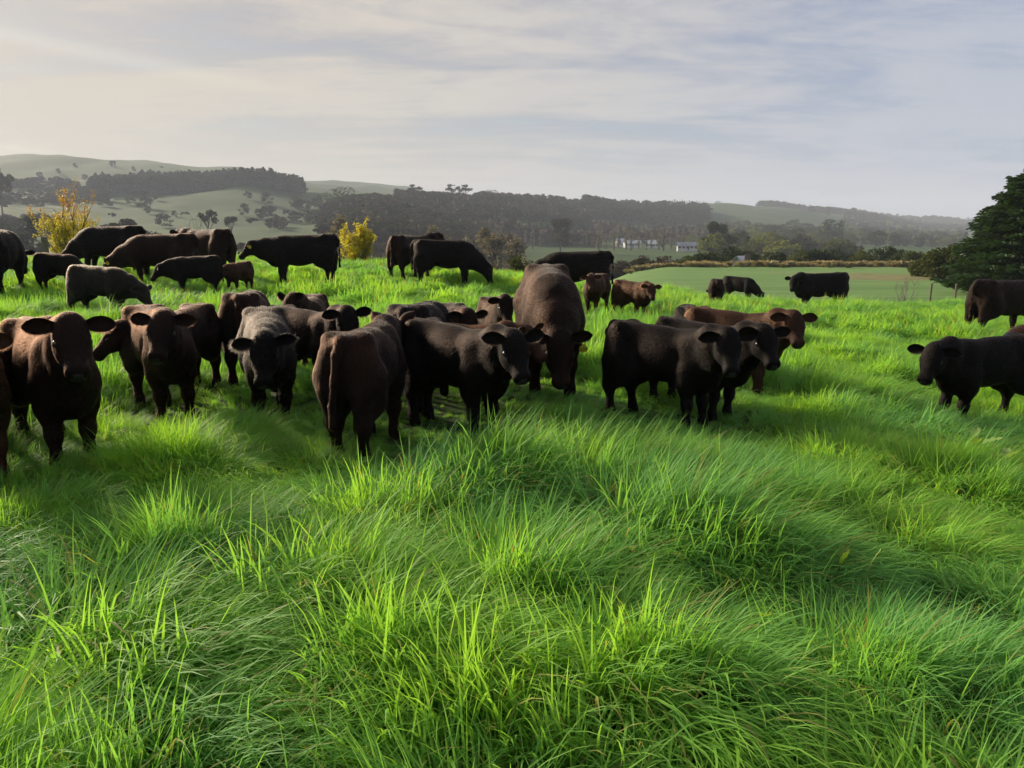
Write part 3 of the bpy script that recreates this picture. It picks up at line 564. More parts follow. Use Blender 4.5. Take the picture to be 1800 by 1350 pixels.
# tone, head pose; head 'cam' turns the face to the viewer (+ offset degrees)
POSE = {
 'A': ('black', dict(pz=.6, pitch=60, L=.5)), 'B': ('black', dict(pz=.42, pitch=65, L=.46, tagside=1, ears=(.7, .1))), 'C': ('black', dict(pz=.42, pitch=65, L=.42)), 'D': ('dark', dict(pz=.5, pitch=50, L=.5, tagside=1)),
 'E': ('dark', dict(pz=.92, pitch=40, L=.45)), 'F': ('black', dict(pz=.72, pitch=50, L=.4, yaw=15)), 'G': ('brown', dict(pz=.78, pitch=55, L=.32, yaw=-15)), 'H': ('black', dict(pz=.80, pitch=42, L=.50, tagside=1)),
 'I': ('dark', dict(pz=.98, pitch=30, L=.45, yaw=-20)), 'J': ('black', dict(pz=.40, pitch=74, L=.44, ears=(.6, .1))), 'K': ('black', dict(pz=.62, pitch=55, L=.42)), 'L': ('dark', dict(pz=0.54, pitch=60, L=0.32, yaw=4, ears=(.08, .15))),
 'M': ('brown', dict(cam=5, pz=0.98, pitch=45, L=0.4)), 'N': ('brown', dict(cam=12, pz=0.9, pitch=45, L=0.4)), 'O': ('dark', dict(pz=.5, pitch=55)), 'P': ('black', dict(pz=.38, pitch=60, L=.46)),
 'Q': ('black', dict(cam=-8, pz=0.86, pitch=45, L=0.44)), 'R': ('dark', dict(pz=.5, pitch=55, L=.46)), 'S': ('brown', dict(pz=.5, pitch=55)), 'T': ('black', dict(cam=-14, pz=0.89, pitch=46, L=0.46)),
 'U': ('dusty', dict(pz=.60, pitch=58, L=0.46)), 'V': ('brown', dict(cam=0, pz=1.0, pitch=40, L=0.38)), 'W': ('dark', dict(cam=2, pz=1.05, pitch=42, L=0.38)), 'X': ('dark', dict(pz=0.86, pitch=40, L=0.46, yaw=-80, ears=(.35, .3))),
 'Y': ('dark', dict(cam=-18, pz=0.98, pitch=42, L=0.42)), 'Z': ('dark', dict(pz=.6, pitch=50)), 'AA': ('black', dict(cam=-10, pz=0.85, pitch=56, L=0.44)), 'BB': ('dark', dict(pz=1.04, pitch=45, yaw=-40, ears=(.3, .3), L=0.42)),
 'CC': ('black', dict(cam=4, pz=1.0, pitch=42, L=0.44)), 'DD': ('dark', dict(pz=0.88, pitch=40, L=0.42, yaw=5, ears=(1.5, 0.0), tail=.06)), 'EE': ('black', dict(pz=.6, pitch=50)), 'FF': ('black', dict(cam=14, pz=0.95, pitch=42, L=0.44, ears=(.1, .3))),
 'GG': ('dark', dict(cam=18, pz=0.98, pitch=55, L=0.46)), 'HH': ('dark', dict(cam=12, pz=1.06, pitch=50, L=0.44)), 'II': ('brown', dict(pz=0.92, pitch=45, yaw=-20, ears=(.5, .1), L=0.44)), 'JJ': ('black', dict(cam=8, pz=0.97, pitch=44, L=0.42)),
 'KK': ('black', dict(cam=22, pz=0.98, pitch=42, L=0.46)), 'LL': ('brown', dict(cam=12, pz=0.98, pitch=40, L=0.48)), 'MM': ('black', dict(pz=.6, pitch=50))}
EXTRA = {'B': dict(tag=(-1, None)), 'D': dict(tag=(1, None)), 'H': dict(tag=(1, None)), 'L': dict(tag=(1, '073')), 'Q': dict(bull=True), 'AA': dict(hair=('frost', 80000), long=1.8), 'N': dict(long=1.6), 'G': dict(long=1.3), 'U': dict(long=1.5)}
SPOT = {}
for i, (k, (px, d, hdg, hs, yt, ad)) in enumerate(HERD.items()):
    p = at(px, d, 600); SPOT[k] = p; tone, ps = POSE[k]; ps = dict(ps)
    if 'cam' in ps:
        # the face turns towards the viewer
        c = math.degrees(math.atan2(-p[1], -p[0])); y = (c - hdg + ps.pop('cam') + 180) % 360 - 180; ps['yaw'] = float(np.clip(y, -85, 85))
    cat, label = TEXT[k]
    ex = dict(EXTRA.get(k, {}))
    cattle(cat if cat != 'bull' else 'bull', label, cat, (p[0], p[1], p[2] - .01), R(hdg), hs, bool(ad), ps, tone, d, 100 + i, group='cattle grazing the long pasture', **ex)
# ------------------------------------------------------------------ geometry-nodes scatter for what nobody could count
def scatter_group(name, sources):
    ng = bpy.data.node_groups.new(name, 'GeometryNodeTree')
    ng.interface.new_socket('Geometry', in_out='INPUT', socket_type='NodeSocketGeometry'); ng.interface.new_socket('Geometry', in_out='OUTPUT', socket_type='NodeSocketGeometry')
    L = ng.links.new; nd = ng.nodes.new; gi, go = nd('NodeGroupInput'), nd('NodeGroupOutput')
    join = nd('GeometryNodeGeometryToInstance')
    for s in reversed(sources):
        oi = nd('GeometryNodeObjectInfo'); oi.inputs['Object'].default_value = s; oi.inputs['As Instance'].default_value = False; L(oi.outputs['Geometry'], join.inputs[0])
    def attr(n, typ):
        a = nd('GeometryNodeInputNamedAttribute'); a.data_type = typ; a.inputs[0].default_value = n; return a.outputs[0]
    m2p = nd('GeometryNodeMeshToPoints'); L(gi.outputs[0], m2p.inputs[0])
    ip = nd('GeometryNodeInstanceOnPoints'); L(m2p.outputs[0], ip.inputs['Points']); L(join.outputs[0], ip.inputs['Instance']); ip.inputs['Pick Instance'].default_value = True
    L(attr('idx', 'INT'), ip.inputs['Instance Index']); e2r = nd('FunctionNodeEulerToRotation'); L(attr('rot', 'FLOAT_VECTOR'), e2r.inputs[0]); L(e2r.outputs[0], ip.inputs['Rotation']); L(attr('sca', 'FLOAT_VECTOR'), ip.inputs['Scale'])
    L(ip.outputs[0], go.inputs[0]); return ng
def scatter(name, label, P, rot, sca, idx, sources, cat=None):
    me = mesh(name, P, [], attrs={'rot': ('FLOAT_VECTOR', rot), 'sca': ('FLOAT_VECTOR', sca), 'idx': ('INT', idx)})
    for s in sources:
        for mt in s.data.materials:
            if mt.name not in me.materials: me.materials.append(mt)
    o = obj(name, me, label=label, cat=cat, kind='stuff'); md = o.modifiers.new('scatter', 'NODES'); md.node_group = scatter_group(name, sources); return o
def loose(name, me): return bpy.data.objects.new(name, me)          # a source shape, not in the scene itself
# ------------------------------------------------------------------ long grass
def grass_mat(name):
    m, b = mat(name); pos = b.n('ShaderNodeNewGeometry').outputs['Position']; oi = b.n('ShaderNodeObjectInfo').outputs['Random']
    bl = b.n('ShaderNodeAttribute', attribute_name='tone').outputs['Fac']; tp = b.n('ShaderNodeAttribute', attribute_name='along').outputs['Fac']
    big = b.ss(b.noise(pos, .55, 3, .5, .4), .36, .64)
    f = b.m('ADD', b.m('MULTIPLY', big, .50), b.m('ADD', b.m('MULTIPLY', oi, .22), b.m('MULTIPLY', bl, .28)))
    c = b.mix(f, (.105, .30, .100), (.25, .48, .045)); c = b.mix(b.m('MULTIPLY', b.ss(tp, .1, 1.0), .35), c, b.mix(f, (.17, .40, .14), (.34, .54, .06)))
    c = b.mix(b.m('MULTIPLY', b.m('GREATER_THAN', bl, .955), .8), c, (.34, .28, .11))
    d = b.n('ShaderNodeBsdfPrincipled', {'Base Color': c, 'Roughness': .55, 'Specular IOR Level': .12})
    t = b.n('ShaderNodeBsdfTranslucent', {'Color': b.mix(1.0, c, (1.5, 1.38, .60), 'MULTIPLY')})
    out(b, b.n('ShaderNodeMixShader', {0: .5, 1: d.outputs[0], 2: t.outputs[0]}).outputs[0]); return m
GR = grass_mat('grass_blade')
def tuft(name, nb, H, lean, width, spread, seed, seg=6):
    r = np.random.default_rng(seed); V, F, T, A = [], [], [], []
    for i in range(nb):
        a = r.uniform(0, 2 * math.pi); rad = spread * math.sqrt(r.random()); bx, by = rad * math.cos(a), rad * math.sin(a)
        L = H * r.uniform(.55, 1.2); ln = np.clip(lean + r.normal(0, .22), .03, 1.15); dirn = r.normal(0, .42) if r.random() < .88 else r.uniform(-3.1, 3.1)
        dx, dy = math.cos(dirn), math.sin(dirn); wv = width * r.uniform(.6, 1.35); tw = r.uniform(-.6, .6); tone = r.random(); base = len(V)
        th = .12 + ln * .25; x = z = 0; ks = ln * 2.5 * r.uniform(.75, 1.25); pts = []
        for s in range(seg + 1):
            t = s / seg; pts.append((x, z)); ang = th + ks * t ** 1.3; x += math.sin(ang) * L / seg; z += math.cos(ang) * L / seg
        for s, (x, z) in enumerate(pts):
            t = s / seg; ww = wv * (1 - t ** 2.2) * (.75 + .5 * min(t * 3, 1)) / 2; q = dirn + math.pi / 2 + tw * t
            px_, py_ = bx + dx * x, by + dy * x
            if s < seg: V += [(px_ - math.cos(q) * ww, py_ - math.sin(q) * ww, z), (px_ + math.cos(q) * ww, py_ + math.sin(q) * ww, z + ww * .5)]; T += [tone] * 2; A += [t] * 2
            else: V.append((px_, py_, z)); T.append(tone); A.append(1)
        for s in range(seg - 1): q = base + 2 * s; F.append((q, q + 1, q + 3, q + 2))
        q = base + 2 * (seg - 1); F.append((q, q + 1, q + 2))
    return loose(name, mesh(name, V, F, [GR], True, {'tone': ('FLOAT', T), 'along': ('FLOAT', A)}))
LEANS = [.42, .66, .88, 1.1]
def sow(name, label, y0, y1, dens, nb, width, spread, H, hs=1.0, ulim=.92):
    src = [tuft(f'{name}_tuft', nb, H, LEANS[i % 4], width, spread, 300 + i + int(y0 * 10), 6 if y0 < 6 else 4) for i in range(12)]
    n = int(dens * (y1 - y0) * (y1 + 1.5) * 2 * ulim); y = RNG.uniform(y0, y1, n); x = RNG.uniform(-1, 1, n) * (y1 + 1.5) * ulim
    k = np.abs(x) < (np.maximum(y, 0) + 1.5) * ulim; x, y = x[k], y[k]
    from mathutils import kdtree
    lim = (y1 + 2) * ulim; nc = int((y1 - y0 + 2) * 2 * lim * 2.0); cc = np.stack([RNG.uniform(-lim, lim, nc), RNG.uniform(y0 - 1, y1 + 1, nc)], 1); kd = kdtree.KDTree(nc)
    for i, q in enumerate(cc): kd.insert((q[0], q[1], 0), i)
    kd.balance(); near = np.array([kd.find((a, c, 0))[1] for a, c in zip(x, y)]); rx, ry = x - cc[near, 0], y - cc[near, 1]; rr = np.hypot(rx, ry)
    # the lie of the grass: clumps a metre or so across lean together, mostly to the right and forward
    ang = -.35 + (fbm(x * .55, y * .55, 40, 2) - .5) * 5.2 + RNG.normal(0, .30, len(x))
    wv = .55 + .5 * fbm(x * .4, y * .4, 45, 1); vx, vy = np.cos(ang) * wv * .5 + rx / .45, np.sin(ang) * wv * .5 + ry / .45 - .15; ang = np.arctan2(vy, vx) + RNG.normal(0, .25, len(x))
    flat = np.clip(.12 + rr * 1.15 + (fbm(x * .8 + 5, y * .8, 50, 2) - .5) * 1.1 + RNG.normal(0, .10, len(x)), 0, .999)
    hgt = (.70 + .85 * fbm(x * 1.05, y * 1.05, 60, 2) * fbm(x * .3, y * .3, 70, 1) * 1.6) * RNG.uniform(.8, 1.2, len(x)) * hs * np.clip(1.16 - .55 * rr, .72, 1.16)
    for q in SPOT.values(): # noqa                    # trodden where the animals stand
        dd = np.hypot(x - q[0], (y - q[1] + .35) * .8); hgt *= 1 - .46 * np.exp(-(dd / .8)**4)
    keep = RNG.random(len(x)) < np.clip(1.25 - .9 * (fbm(x * 1.4, y * 1.4, 80, 2) < .30), .25, 1); x, y, ang, flat, hgt = x[keep], y[keep], ang[keep], flat[keep], hgt[keep]
    idx = (flat * 4).astype(int) + 4 * RNG.integers(0, 3, len(x))
    P = np.stack([x, y, ground(x, y) - .01], 1); rot = np.stack([RNG.normal(0, .08, len(x)), RNG.normal(0, .08, len(x)), ang], 1); wd = RNG.uniform(.85, 1.2, len(x))
    return scatter(name, label, P, rot, np.stack([wd * hgt ** .8, wd * hgt ** .8, hgt], 1), idx, src, 'grass')
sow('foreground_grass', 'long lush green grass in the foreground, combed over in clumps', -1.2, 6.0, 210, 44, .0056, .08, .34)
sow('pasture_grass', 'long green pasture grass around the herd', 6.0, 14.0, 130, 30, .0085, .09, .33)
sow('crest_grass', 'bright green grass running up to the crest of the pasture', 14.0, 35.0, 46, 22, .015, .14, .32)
# ------------------------------------------------------------------ trees and shrubs
LEAF = {'dark': foliage('leaf_dark', (.016, .030, .011), (.036, .056, .017), .2), 'olive': foliage('leaf_olive', (.035, .050, .016), (.085, .105, .030), .3), 'spring': foliage('leaf_spring', (.08, .11, .03), (.15, .17, .055), .35),
        'bare': foliage('twig_bare', (.055, .046, .038), (.09, .076, .06), .1), 'scrub': foliage('leaf_scrub', (.020, .024, .015), (.070, .066, .042), .15), 'pale': foliage('twig_pale', (.13, .115, .09), (.22, .20, .15), .2), 'yellow': foliage('leaf_yellow', (.33, .31, .03), (.50, .44, .05), .5, scale=1.5), 'red': foliage('bud_red', (.26, .12, .06), (.38, .20, .10), .4, scale=2),
        'conifer': foliage('needle_dark', (.012, .030, .010), (.035, .075, .018), .25, scale=1.2), 'tussock': foliage('tussock_straw', (.24, .21, .12), (.42, .36, .23), .3)}
BARK = plain('bark', (.05, .04, .03), (.10, .085, .065), 8, .9, .2, .4); BARKP = plain('bark_pale', (.14, .12, .10), (.22, .19, .16), 8, .9)
for _k in ('dark', 'pale', 'olive', 'bare', 'scrub', 'spring'):
    for _n in LEAF[_k].node_tree.nodes:
        if _n.type == 'BSDF_PRINCIPLED': _n.inputs['Specular IOR Level'].default_value = .05; _n.inputs['Roughness'].default_value = .8
def leaf_cloud(P, size, r, flat=.0):
    """a quad per point, turned at random"""
    n = len(P); a = r.normal(size=(n, 3)); a[:, 2] *= 1 - flat; a /= np.linalg.norm(a, axis=1, keepdims=True); b = np.cross(a, r.normal(size=(n, 3))); b /= np.linalg.norm(b, axis=1, keepdims=True)
    s = (size * r.uniform(.6, 1.4, n))[:, None]; V = np.stack([P - a * s * .5, P + b * s * .32, P + a * s * .5, P - b * s * .32], 1).reshape(-1, 3)
    return V, np.arange(4 * n).reshape(n, 4)
def crown_pts(r, blobs, n, shell=.55):
    """points spread through clumps; blobs: (x, y, z, rx, ry, rz)"""
    B = np.array(blobs); vol = B[:, 3] * B[:, 4] * B[:, 5]; i = r.choice(len(B), n, p=vol / vol.sum()); d = r.normal(size=(n, 3)); d /= np.linalg.norm(d, axis=1, keepdims=True)
    rad = (shell + (1 - shell) * r.random(n))[:, None]; return B[i, :3] + d * rad * B[i, 3:]
def blobs_for(kind, r):
    """unit-height crowns"""
    out_ = []
    if kind == 'round':
        for _ in range(26):
            a = r.uniform(0, 6.28); z = r.uniform(.22, .88); q = .36 * math.sqrt(max(0, 1 - ((z - .5) / .48)**2)) * math.sqrt(r.random()); s = r.uniform(.09, .17); out_.append((q*math.cos(a), q*math.sin(a), z, s, s, s*.8))
    elif kind == 'umbrella':
        for _ in range(14):
            a = r.uniform(0, 6.28); q = .34 * math.sqrt(r.random()); z = .80 - q * .5 + r.uniform(-.12, .08); s = r.uniform(.07, .13); out_.append((q*math.cos(a), q*math.sin(a), z, s, s, s*.6))
    elif kind == 'poplar':
        for _ in range(16):
            z = r.uniform(.12, .97); q = .085 * math.sin(math.pi * min(z + .1, 1)) ** .6; a = r.uniform(0, 6.28); s = r.uniform(.04, .07); out_.append((q*math.cos(a), q*math.sin(a), z, s, s, s*1.9))
    elif kind == 'pine':
        for i in range(20):
            z = r.uniform(.15, .97); q = .20 * (1 - z) + .015; a = r.uniform(0, 6.28); s = r.uniform(.03, .055) + .07 * (1 - z); out_.append((q*math.cos(a), q*math.sin(a), z, s, s, s*.7))
    elif kind == 'bush':
        for _ in range(16):
            a = r.uniform(0, 6.28); q = .55 * math.sqrt(r.random()); z = r.uniform(.15, .75) * (1 - .5 * q); s = r.uniform(.16, .28); out_.append((q*math.cos(a), q*math.sin(a), z, s, s, s*.85))
    return out_
TREES = {}
def tree_mesh(kind, leaf, n, size, seed):
    key = (kind, leaf, n, seed)
    if key not in TREES:
        r = np.random.default_rng(seed); bl = blobs_for(kind, r); V, F = leaf_cloud(crown_pts(r, bl, n), size, r); cm = mesh('crown', V, F, [LEAF[leaf]])
        tb = MB(); top = .8 if kind in ('poplar', 'pine') else .55; tb.tube([(0, 0, -.04), (.006, 0, top * .5), (0, .005, top)], [.03, .02, .008], 6)
        for x, y, z, *_ in bl[:9]: z0 = min(max(.15, z * .55), top * .9); tb.tube([(0, 0, z0), (x * .5, y * .5, (z0 + z) * .5 + .01), (x, y, z)], [.013, .009, .004], 4)
        TREES[key] = (tb.build('trunk', BARK), cm)
    return TREES[key]
def tree(kind, leaf, px, depth, ytop, label, name='tree', wide=1.0, seed=1, n=None, size=None, group=None, sink=0, h=None, cat='tree'):
    p = at(px, depth); h = h or max(pt(px, ytop, depth)[2] - p[2], .6); t, c = tree_mesh(kind, leaf, n or (2600 if depth < 200 else 1500), size or (.045 if depth < 200 else .07), seed)
    o = obj(name, None, loc=(p[0], p[1], p[2] - sink), rz=(seed * 1.7 + px * .37) % 6.28, scale=(h * wide, h * wide, h), label=label, cat=cat, group=group)
    obj('trunk', t, o); obj('crown', c, o); return o
# lone trees one can pick out, nearest first
tree('bush', 'olive', 1660, 72, 414, 'low rounded olive-green tree at the left foot of the dark conifer', wide=1.15, seed=3, n=11000, size=.055, sink=.9)
tree('bush', 'olive', 1712, 66, 388, 'taller rounded olive-green tree against the left side of the dark conifer', wide=1.1, seed=4, n=11000, size=.05, sink=.9)
tree('bush', 'dark', 1632, 84, 440, 'small dark rounded tree at the end of the tussock row', wide=1.0, seed=5, n=4000)
for i, (px, d, yt, wd, leaf, lb) in enumerate([
    (1205, 118, 452, 1.5, 'olive', 'low olive bush at the left end of the bushes behind the lower field'), (1238, 126, 446, 1.4, 'dark', 'dark spreading bush left of the big dark bush behind the field'),
    (1290, 122, 438, 1.5, 'dark', 'biggest dark bush behind the tussock row, right of the pale shed roof'), (1330, 132, 447, 1.2, 'olive', 'grey-green bush touching the right of the biggest dark bush'),
    (1357, 124, 443, 1.0, 'dark', 'dark tree with a bare stem behind the tussock row'), (1408, 130, 436, 1.1, 'olive', 'olive tree behind the back of the far bull, left one of three'),
    (1441, 128, 438, 1.0, 'dark', 'dark green tree behind the back of the far bull, middle one of three'), (1474, 130, 440, 1.0, 'dark', 'dark green tree behind the back of the far bull, right one of three'),
    (1508, 126, 441, 1.1, 'olive', 'light olive bush just right of the trees behind the far bull'), (1545, 130, 431, 1.1, 'dark', 'tall dark tree in the hedge between the far bull and the conifer'),
    (1578, 126, 437, 1.0, 'dark', 'dark rounded tree in the hedge, right of its tallest tree'), (1610, 120, 442, 1.1, 'olive', 'olive bush in the hedge nearest the small dark rounded tree')]):
    tree('bush', leaf, px, d, yt - 12, lb, wide=wd * .85, seed=20 + i % 5, n=4500, size=.055, group='bushes behind the lower field')
tree('round', 'dark', 1262, 350, 388, 'great round dark tree standing up in the valley', wide=.95, seed=11, n=7000, size=.045)
tree('round', 'scrub', 985, 470, 381, 'tall ragged grey-green tree standing up in the valley behind the crest cow', wide=.85, seed=12, n=3500, size=.045)
for px, d, yt, lb in [(1400, 620, 400, 'dark wood-edge tree in the valley above the far bull'), (1458, 640, 384, 'large rounded dark tree in the valley right above the far bull'), (1330, 560, 405, 'yellow-green willow beside the great round dark tree'), (1213, 560, 412, 'pale yellow-green willow left of the great round dark tree')]:
    tree('round', 'spring' if 'yellow' in lb else 'dark', px, d, yt, lb, wide=1.1 if 'yellow' not in lb else 1.5, seed=13, n=1200, size=.05)
tree('pine', 'dark', 1167, 560, 411, 'slim dark cypress by the white houses in the valley', seed=14, n=700)
tree('pine', 'dark', 60, 300, 376, 'small dark conifer left of the yellow shrub in the hazy valley', seed=15, n=900, wide=1.3)
tree('umbrella', 'scrub', 225, 330, 378, 'flat-topped dark tree in the haze behind the biggest cow', seed=16, n=1000, wide=1.6)
tree('umbrella', 'scrub', 370, 420, 352, 'tall thin tree in the haze above the left group, left of a pair', seed=17, n=600, wide=.6)
tree('umbrella', 'scrub', 410, 420, 364, 'tall thin tree in the haze above the left group, right of a pair', seed=18, n=500, wide=.5)
tree('umbrella', 'scrub', 14, 620, 281, 'tall tree on the hazy left edge rising above the ridge', seed=16, n=900, wide=.55)
for px, d, yt, wd, lb in [(606, 745, 319, 1.6, 'broad dark tree clump topping the left end of the wooded hill'), (731, 880, 320, 1.2, 'lone round tree on the wooded ridge, leftmost of the skyline trees'), (797, 915, 319, 1.1, 'skyline tree on the wooded ridge, left of a close pair'),
    (819, 915, 320, 1.0, 'skyline tree on the wooded ridge, right of a close pair'), (860, 945, 328, 2.0, 'low wide skyline tree right of the close pair on the wooded ridge'), (1033, 1060, 348, 1.6, 'round dark tree at the right end of the wooded ridge'), (1257, 1690, 352, 2.2, 'flat dark clump on the skyline right of the poplar row'), (345, 1490, 297, 1.5, 'tiny lone tree on the green left ridge')]:
    tree('umbrella' if wd < 1.4 else 'bush', 'scrub' if wd < 1.4 else 'dark', px, d, yt, lb, wide=wd, seed=30, n=800, size=.06)
for i in range(15): tree('poplar', 'bare', 1178 + i * 4.2, 1600, 350 + i * .25, 'bare poplar in the row on the skyline right of the wooded ridge', 'poplar_tree', seed=40 + i % 3, n=450, size=.05, wide=1.0, group='left skyline row of poplars')
for i in range(3): tree('poplar', 'bare', 1143 + i * 6, 1450, 355 + (i % 2) * 2, 'bare tree of the little trio left of the skyline poplar row', 'poplar_tree', seed=41, n=450, size=.05, wide=1.5, group='trio of bare skyline trees')
for i in range(14): tree('poplar', 'bare', 1456 + i * 5.6, 2150, 367 + i * .55, 'bare poplar in the row on the hazy right skyline', 'poplar_tree', seed=40 + i % 3, n=400, size=.06, wide=1.2, group='right skyline row of poplars')
for i, px in enumerate(list(np.linspace(1052, 1200, 14)) + list(np.linspace(850, 950, 8))): tree('poplar', 'pale', px + (i * 7) % 5, 520 + (i * 37) % 60, 398 + (i * 13) % 16, 'tall bare poplar standing in the valley by the river', 'poplar_tree', seed=40 + i % 3, n=500, size=.045, wide=1.1, group='bare poplars along the river')
for i, (px, yt) in enumerate([(585, 388), (600, 384), (622, 391), (641, 397), (598, 400), (700, 402), (716, 396), (762, 402), (790, 404), (832, 398), (852, 402), (868, 396), (880, 410), (895, 412), (905, 405)]):
    tree('poplar', 'pale', px, 165 + (i * 23) % 60, yt, 'pale bare tree in the gully just behind the crest', 'bare_tree', seed=40 + i % 3, n=800, size=.035, wide=1.7, group='pale bare trees in the gully')
# woods: trees past counting on the hillsides
def wood(name, label, regions, kinds, hgt, seed):
    r = np.random.default_rng(seed); src = []
    for k, leaf, sd in kinds: src.append(loose(name + '_source', tree_mesh(k, leaf, 900, .085 if k != 'poplar' else .05, sd)[1]))
    Ps, Ss = [], []
    for (px0, px1, d0, d1, n, *tilt) in regions:
        px = r.uniform(px0, px1, n); d = r.uniform(d0, d1, n)
        if tilt: d = d + (px - px0) / (px1 - px0) * tilt[0]
        x = (px - 900) / FPX * d * 1.0 / (math.cos(PITCH) + math.sin(PITCH) * (675 - 400) / FPX); P = np.stack([x, d, ground(x, d) - .4], 1); Ps.append(P); Ss.append(np.full(n, 1.0))
    P = np.concatenate(Ps); n = len(P); h = r.uniform(*hgt, n) * (.75 + .5 * fbm(P[:, 0] / 40, P[:, 1] / 40, seed, 2)); wd = r.uniform(.85, 1.5, n)
    return scatter(name, label, P, np.stack([0 * h, 0 * h, r.uniform(0, 6.28, n)], 1), np.stack([h * wd, h * wd, h], 1), r.integers(0, len(src), n), src, 'wood')
wood('pine_plantation', 'dark block of plantation pines along the green left hillside', [(165, 535, 940, 1050, 900), (165, 300, 925, 1000, 200)], [('pine', 'dark', 1), ('pine', 'dark', 2), ('pine', 'scrub', 3)], (17, 23), 1)
wood('hillside_wood', 'grey-brown wood covering the hill in the middle distance', [(575, 720, 420, 760, 700), (700, 860, 430, 900, 1100), (840, 1040, 730, 1000, 900, 60), (560, 600, 500, 700, 60)], [('round', 'scrub', 1), ('round', 'dark', 2), ('umbrella', 'scrub', 3), ('round', 'bare', 4), ('poplar', 'pale', 40)], (7, 12), 2)
wood('bare_wood', 'grey bare woodland on the flat beyond the river', [(850, 1060, 600, 660, 260), (1040, 1250, 700, 860, 420)], [('poplar', 'pale', 40), ('poplar', 'bare', 41), ('umbrella', 'bare', 3), ('poplar', 'pale', 42)], (9, 14), 3)
wood('slope_wood', 'dark wood on the slope right of the wooded hill', [(1030, 1240, 930, 1250, 800, 120)], [('round', 'dark', 1), ('round', 'scrub', 2), ('pine', 'dark', 3)], (10, 16), 4)
wood('valley_wood', 'mixed trees filling the valley around the houses', [(1230, 1480, 720, 1050, 420), (1240, 1520, 300, 520, 60), (1480, 1700, 700, 1700, 420), (1380, 1500, 900, 1100, 120)], [('round', 'dark', 1), ('round', 'olive', 2), ('round', 'spring', 3), ('round', 'scrub', 4), ('pine', 'dark', 3)], (8, 14), 5)
wood('hazy_wood', 'faint woods on the far right hills', [(1420, 1780, 1700, 3100, 900), (1330, 1480, 1900, 2100, 160), (1780, 2300, 1200, 3000, 500)], [('round', 'dark', 1), ('round', 'scrub', 2)], (12, 18), 6)
wood('left_valley_wood', 'dark trees in the hazy hollow at far left', [(-200, 110, 400, 620, 170), (0, 200, 800, 900, 60), (90, 170, 880, 960, 70), (150, 560, 250, 330, 34), (-100, 560, 620, 1400, 45), (440, 580, 560, 700, 12), (520, 585, 790, 810, 14), (0, 180, 1010, 1060, 60), (-600, -150, 400, 900, 300)], [('round', 'scrub', 1), ('round', 'dark', 2), ('umbrella', 'scrub', 3), ('round', 'bare', 4)], (7, 13), 7)
wood('gully_scrub', 'grey scrub in the gully below the crest', [(420, 960, 130, 260, 160), (950, 1200, 130, 300, 130), (560, 860, 300, 400, 110)], [('round', 'scrub', 1), ('bush', 'scrub', 2), ('round', 'bare', 3)], (3.5, 6.5), 8)
# ------------------------------------------------------------------ the big dark conifer at the right edge
def conifer(px, depth, ytop, radius):
    p = at(px, depth); h = pt(px, ytop, depth)[2] - p[2]; r = np.random.default_rng(5); tb = MB(); tb.tube([(0, 0, -.2), (.05, 0, h * .4), (0, .03, h * .8), (0, 0, h * .99)], [.30, .22, .09, .02], 8); V = []; bb = MB()
    for i in range(520):
        t = r.random() ** .95; z = h * (.02 + .96 * t); a = r.uniform(0, 6.28); Lr = radius * (1 - t) ** .55 * r.uniform(.65, 1.12) + .25; d = np.array([math.cos(a), math.sin(a), 0]); side = np.array([-d[1], d[0], 0]); droop = r.uniform(.10, .32); prev = []
        for s in np.linspace(0, 1, 7): prev.append(np.array([0, 0, z]) + d * Lr * s + np.array([0, 0, Lr * (.16 * s - droop * s * s + .10 * s ** 4)]))
        bb.tube(prev, list(np.linspace(.045, .008, 7)), 4, False)
        n = int(90 + 150 * Lr / radius)
        for _ in range(n):
            s = .18 + .82 * r.random() ** .75; k = min(int(s * 6), 5); c = prev[k] + (prev[k + 1] - prev[k]) * (s * 6 - k); off = r.normal(0, 1) * .30 * Lr * (1.12 - s) ** .8; sl = r.uniform(.18, .42)
            c = c + side * off + np.array([0, 0, -abs(off) * .22 + r.normal(0, .045)]); dr_ = unit(d * .8 + side * np.sign(off) * r.uniform(.2, .9) + np.array([0, 0, r.uniform(-.5, .12)])); nn_ = unit(np.cross(dr_, r.normal(size=3))); V += [c, c + dr_ * sl * .55 + nn_ * sl * .17, c + dr_ * sl, c + dr_ * sl * .55 - nn_ * sl * .17]
    o = obj('conifer_tree', None, loc=(p[0], p[1], p[2]), label='big dark green conifer with drooping layered boughs at the right edge', cat='tree')
    tk = obj('trunk', tb.build('trunk', BARK, True), o); obj('bough', bb.build('bough', BARK), tk); V = np.array(V); obj('crown', mesh('crown', V, np.arange(len(V)).reshape(-1, 4), [LEAF['conifer']]), o)
conifer(1822, 46, 286, 4.7)
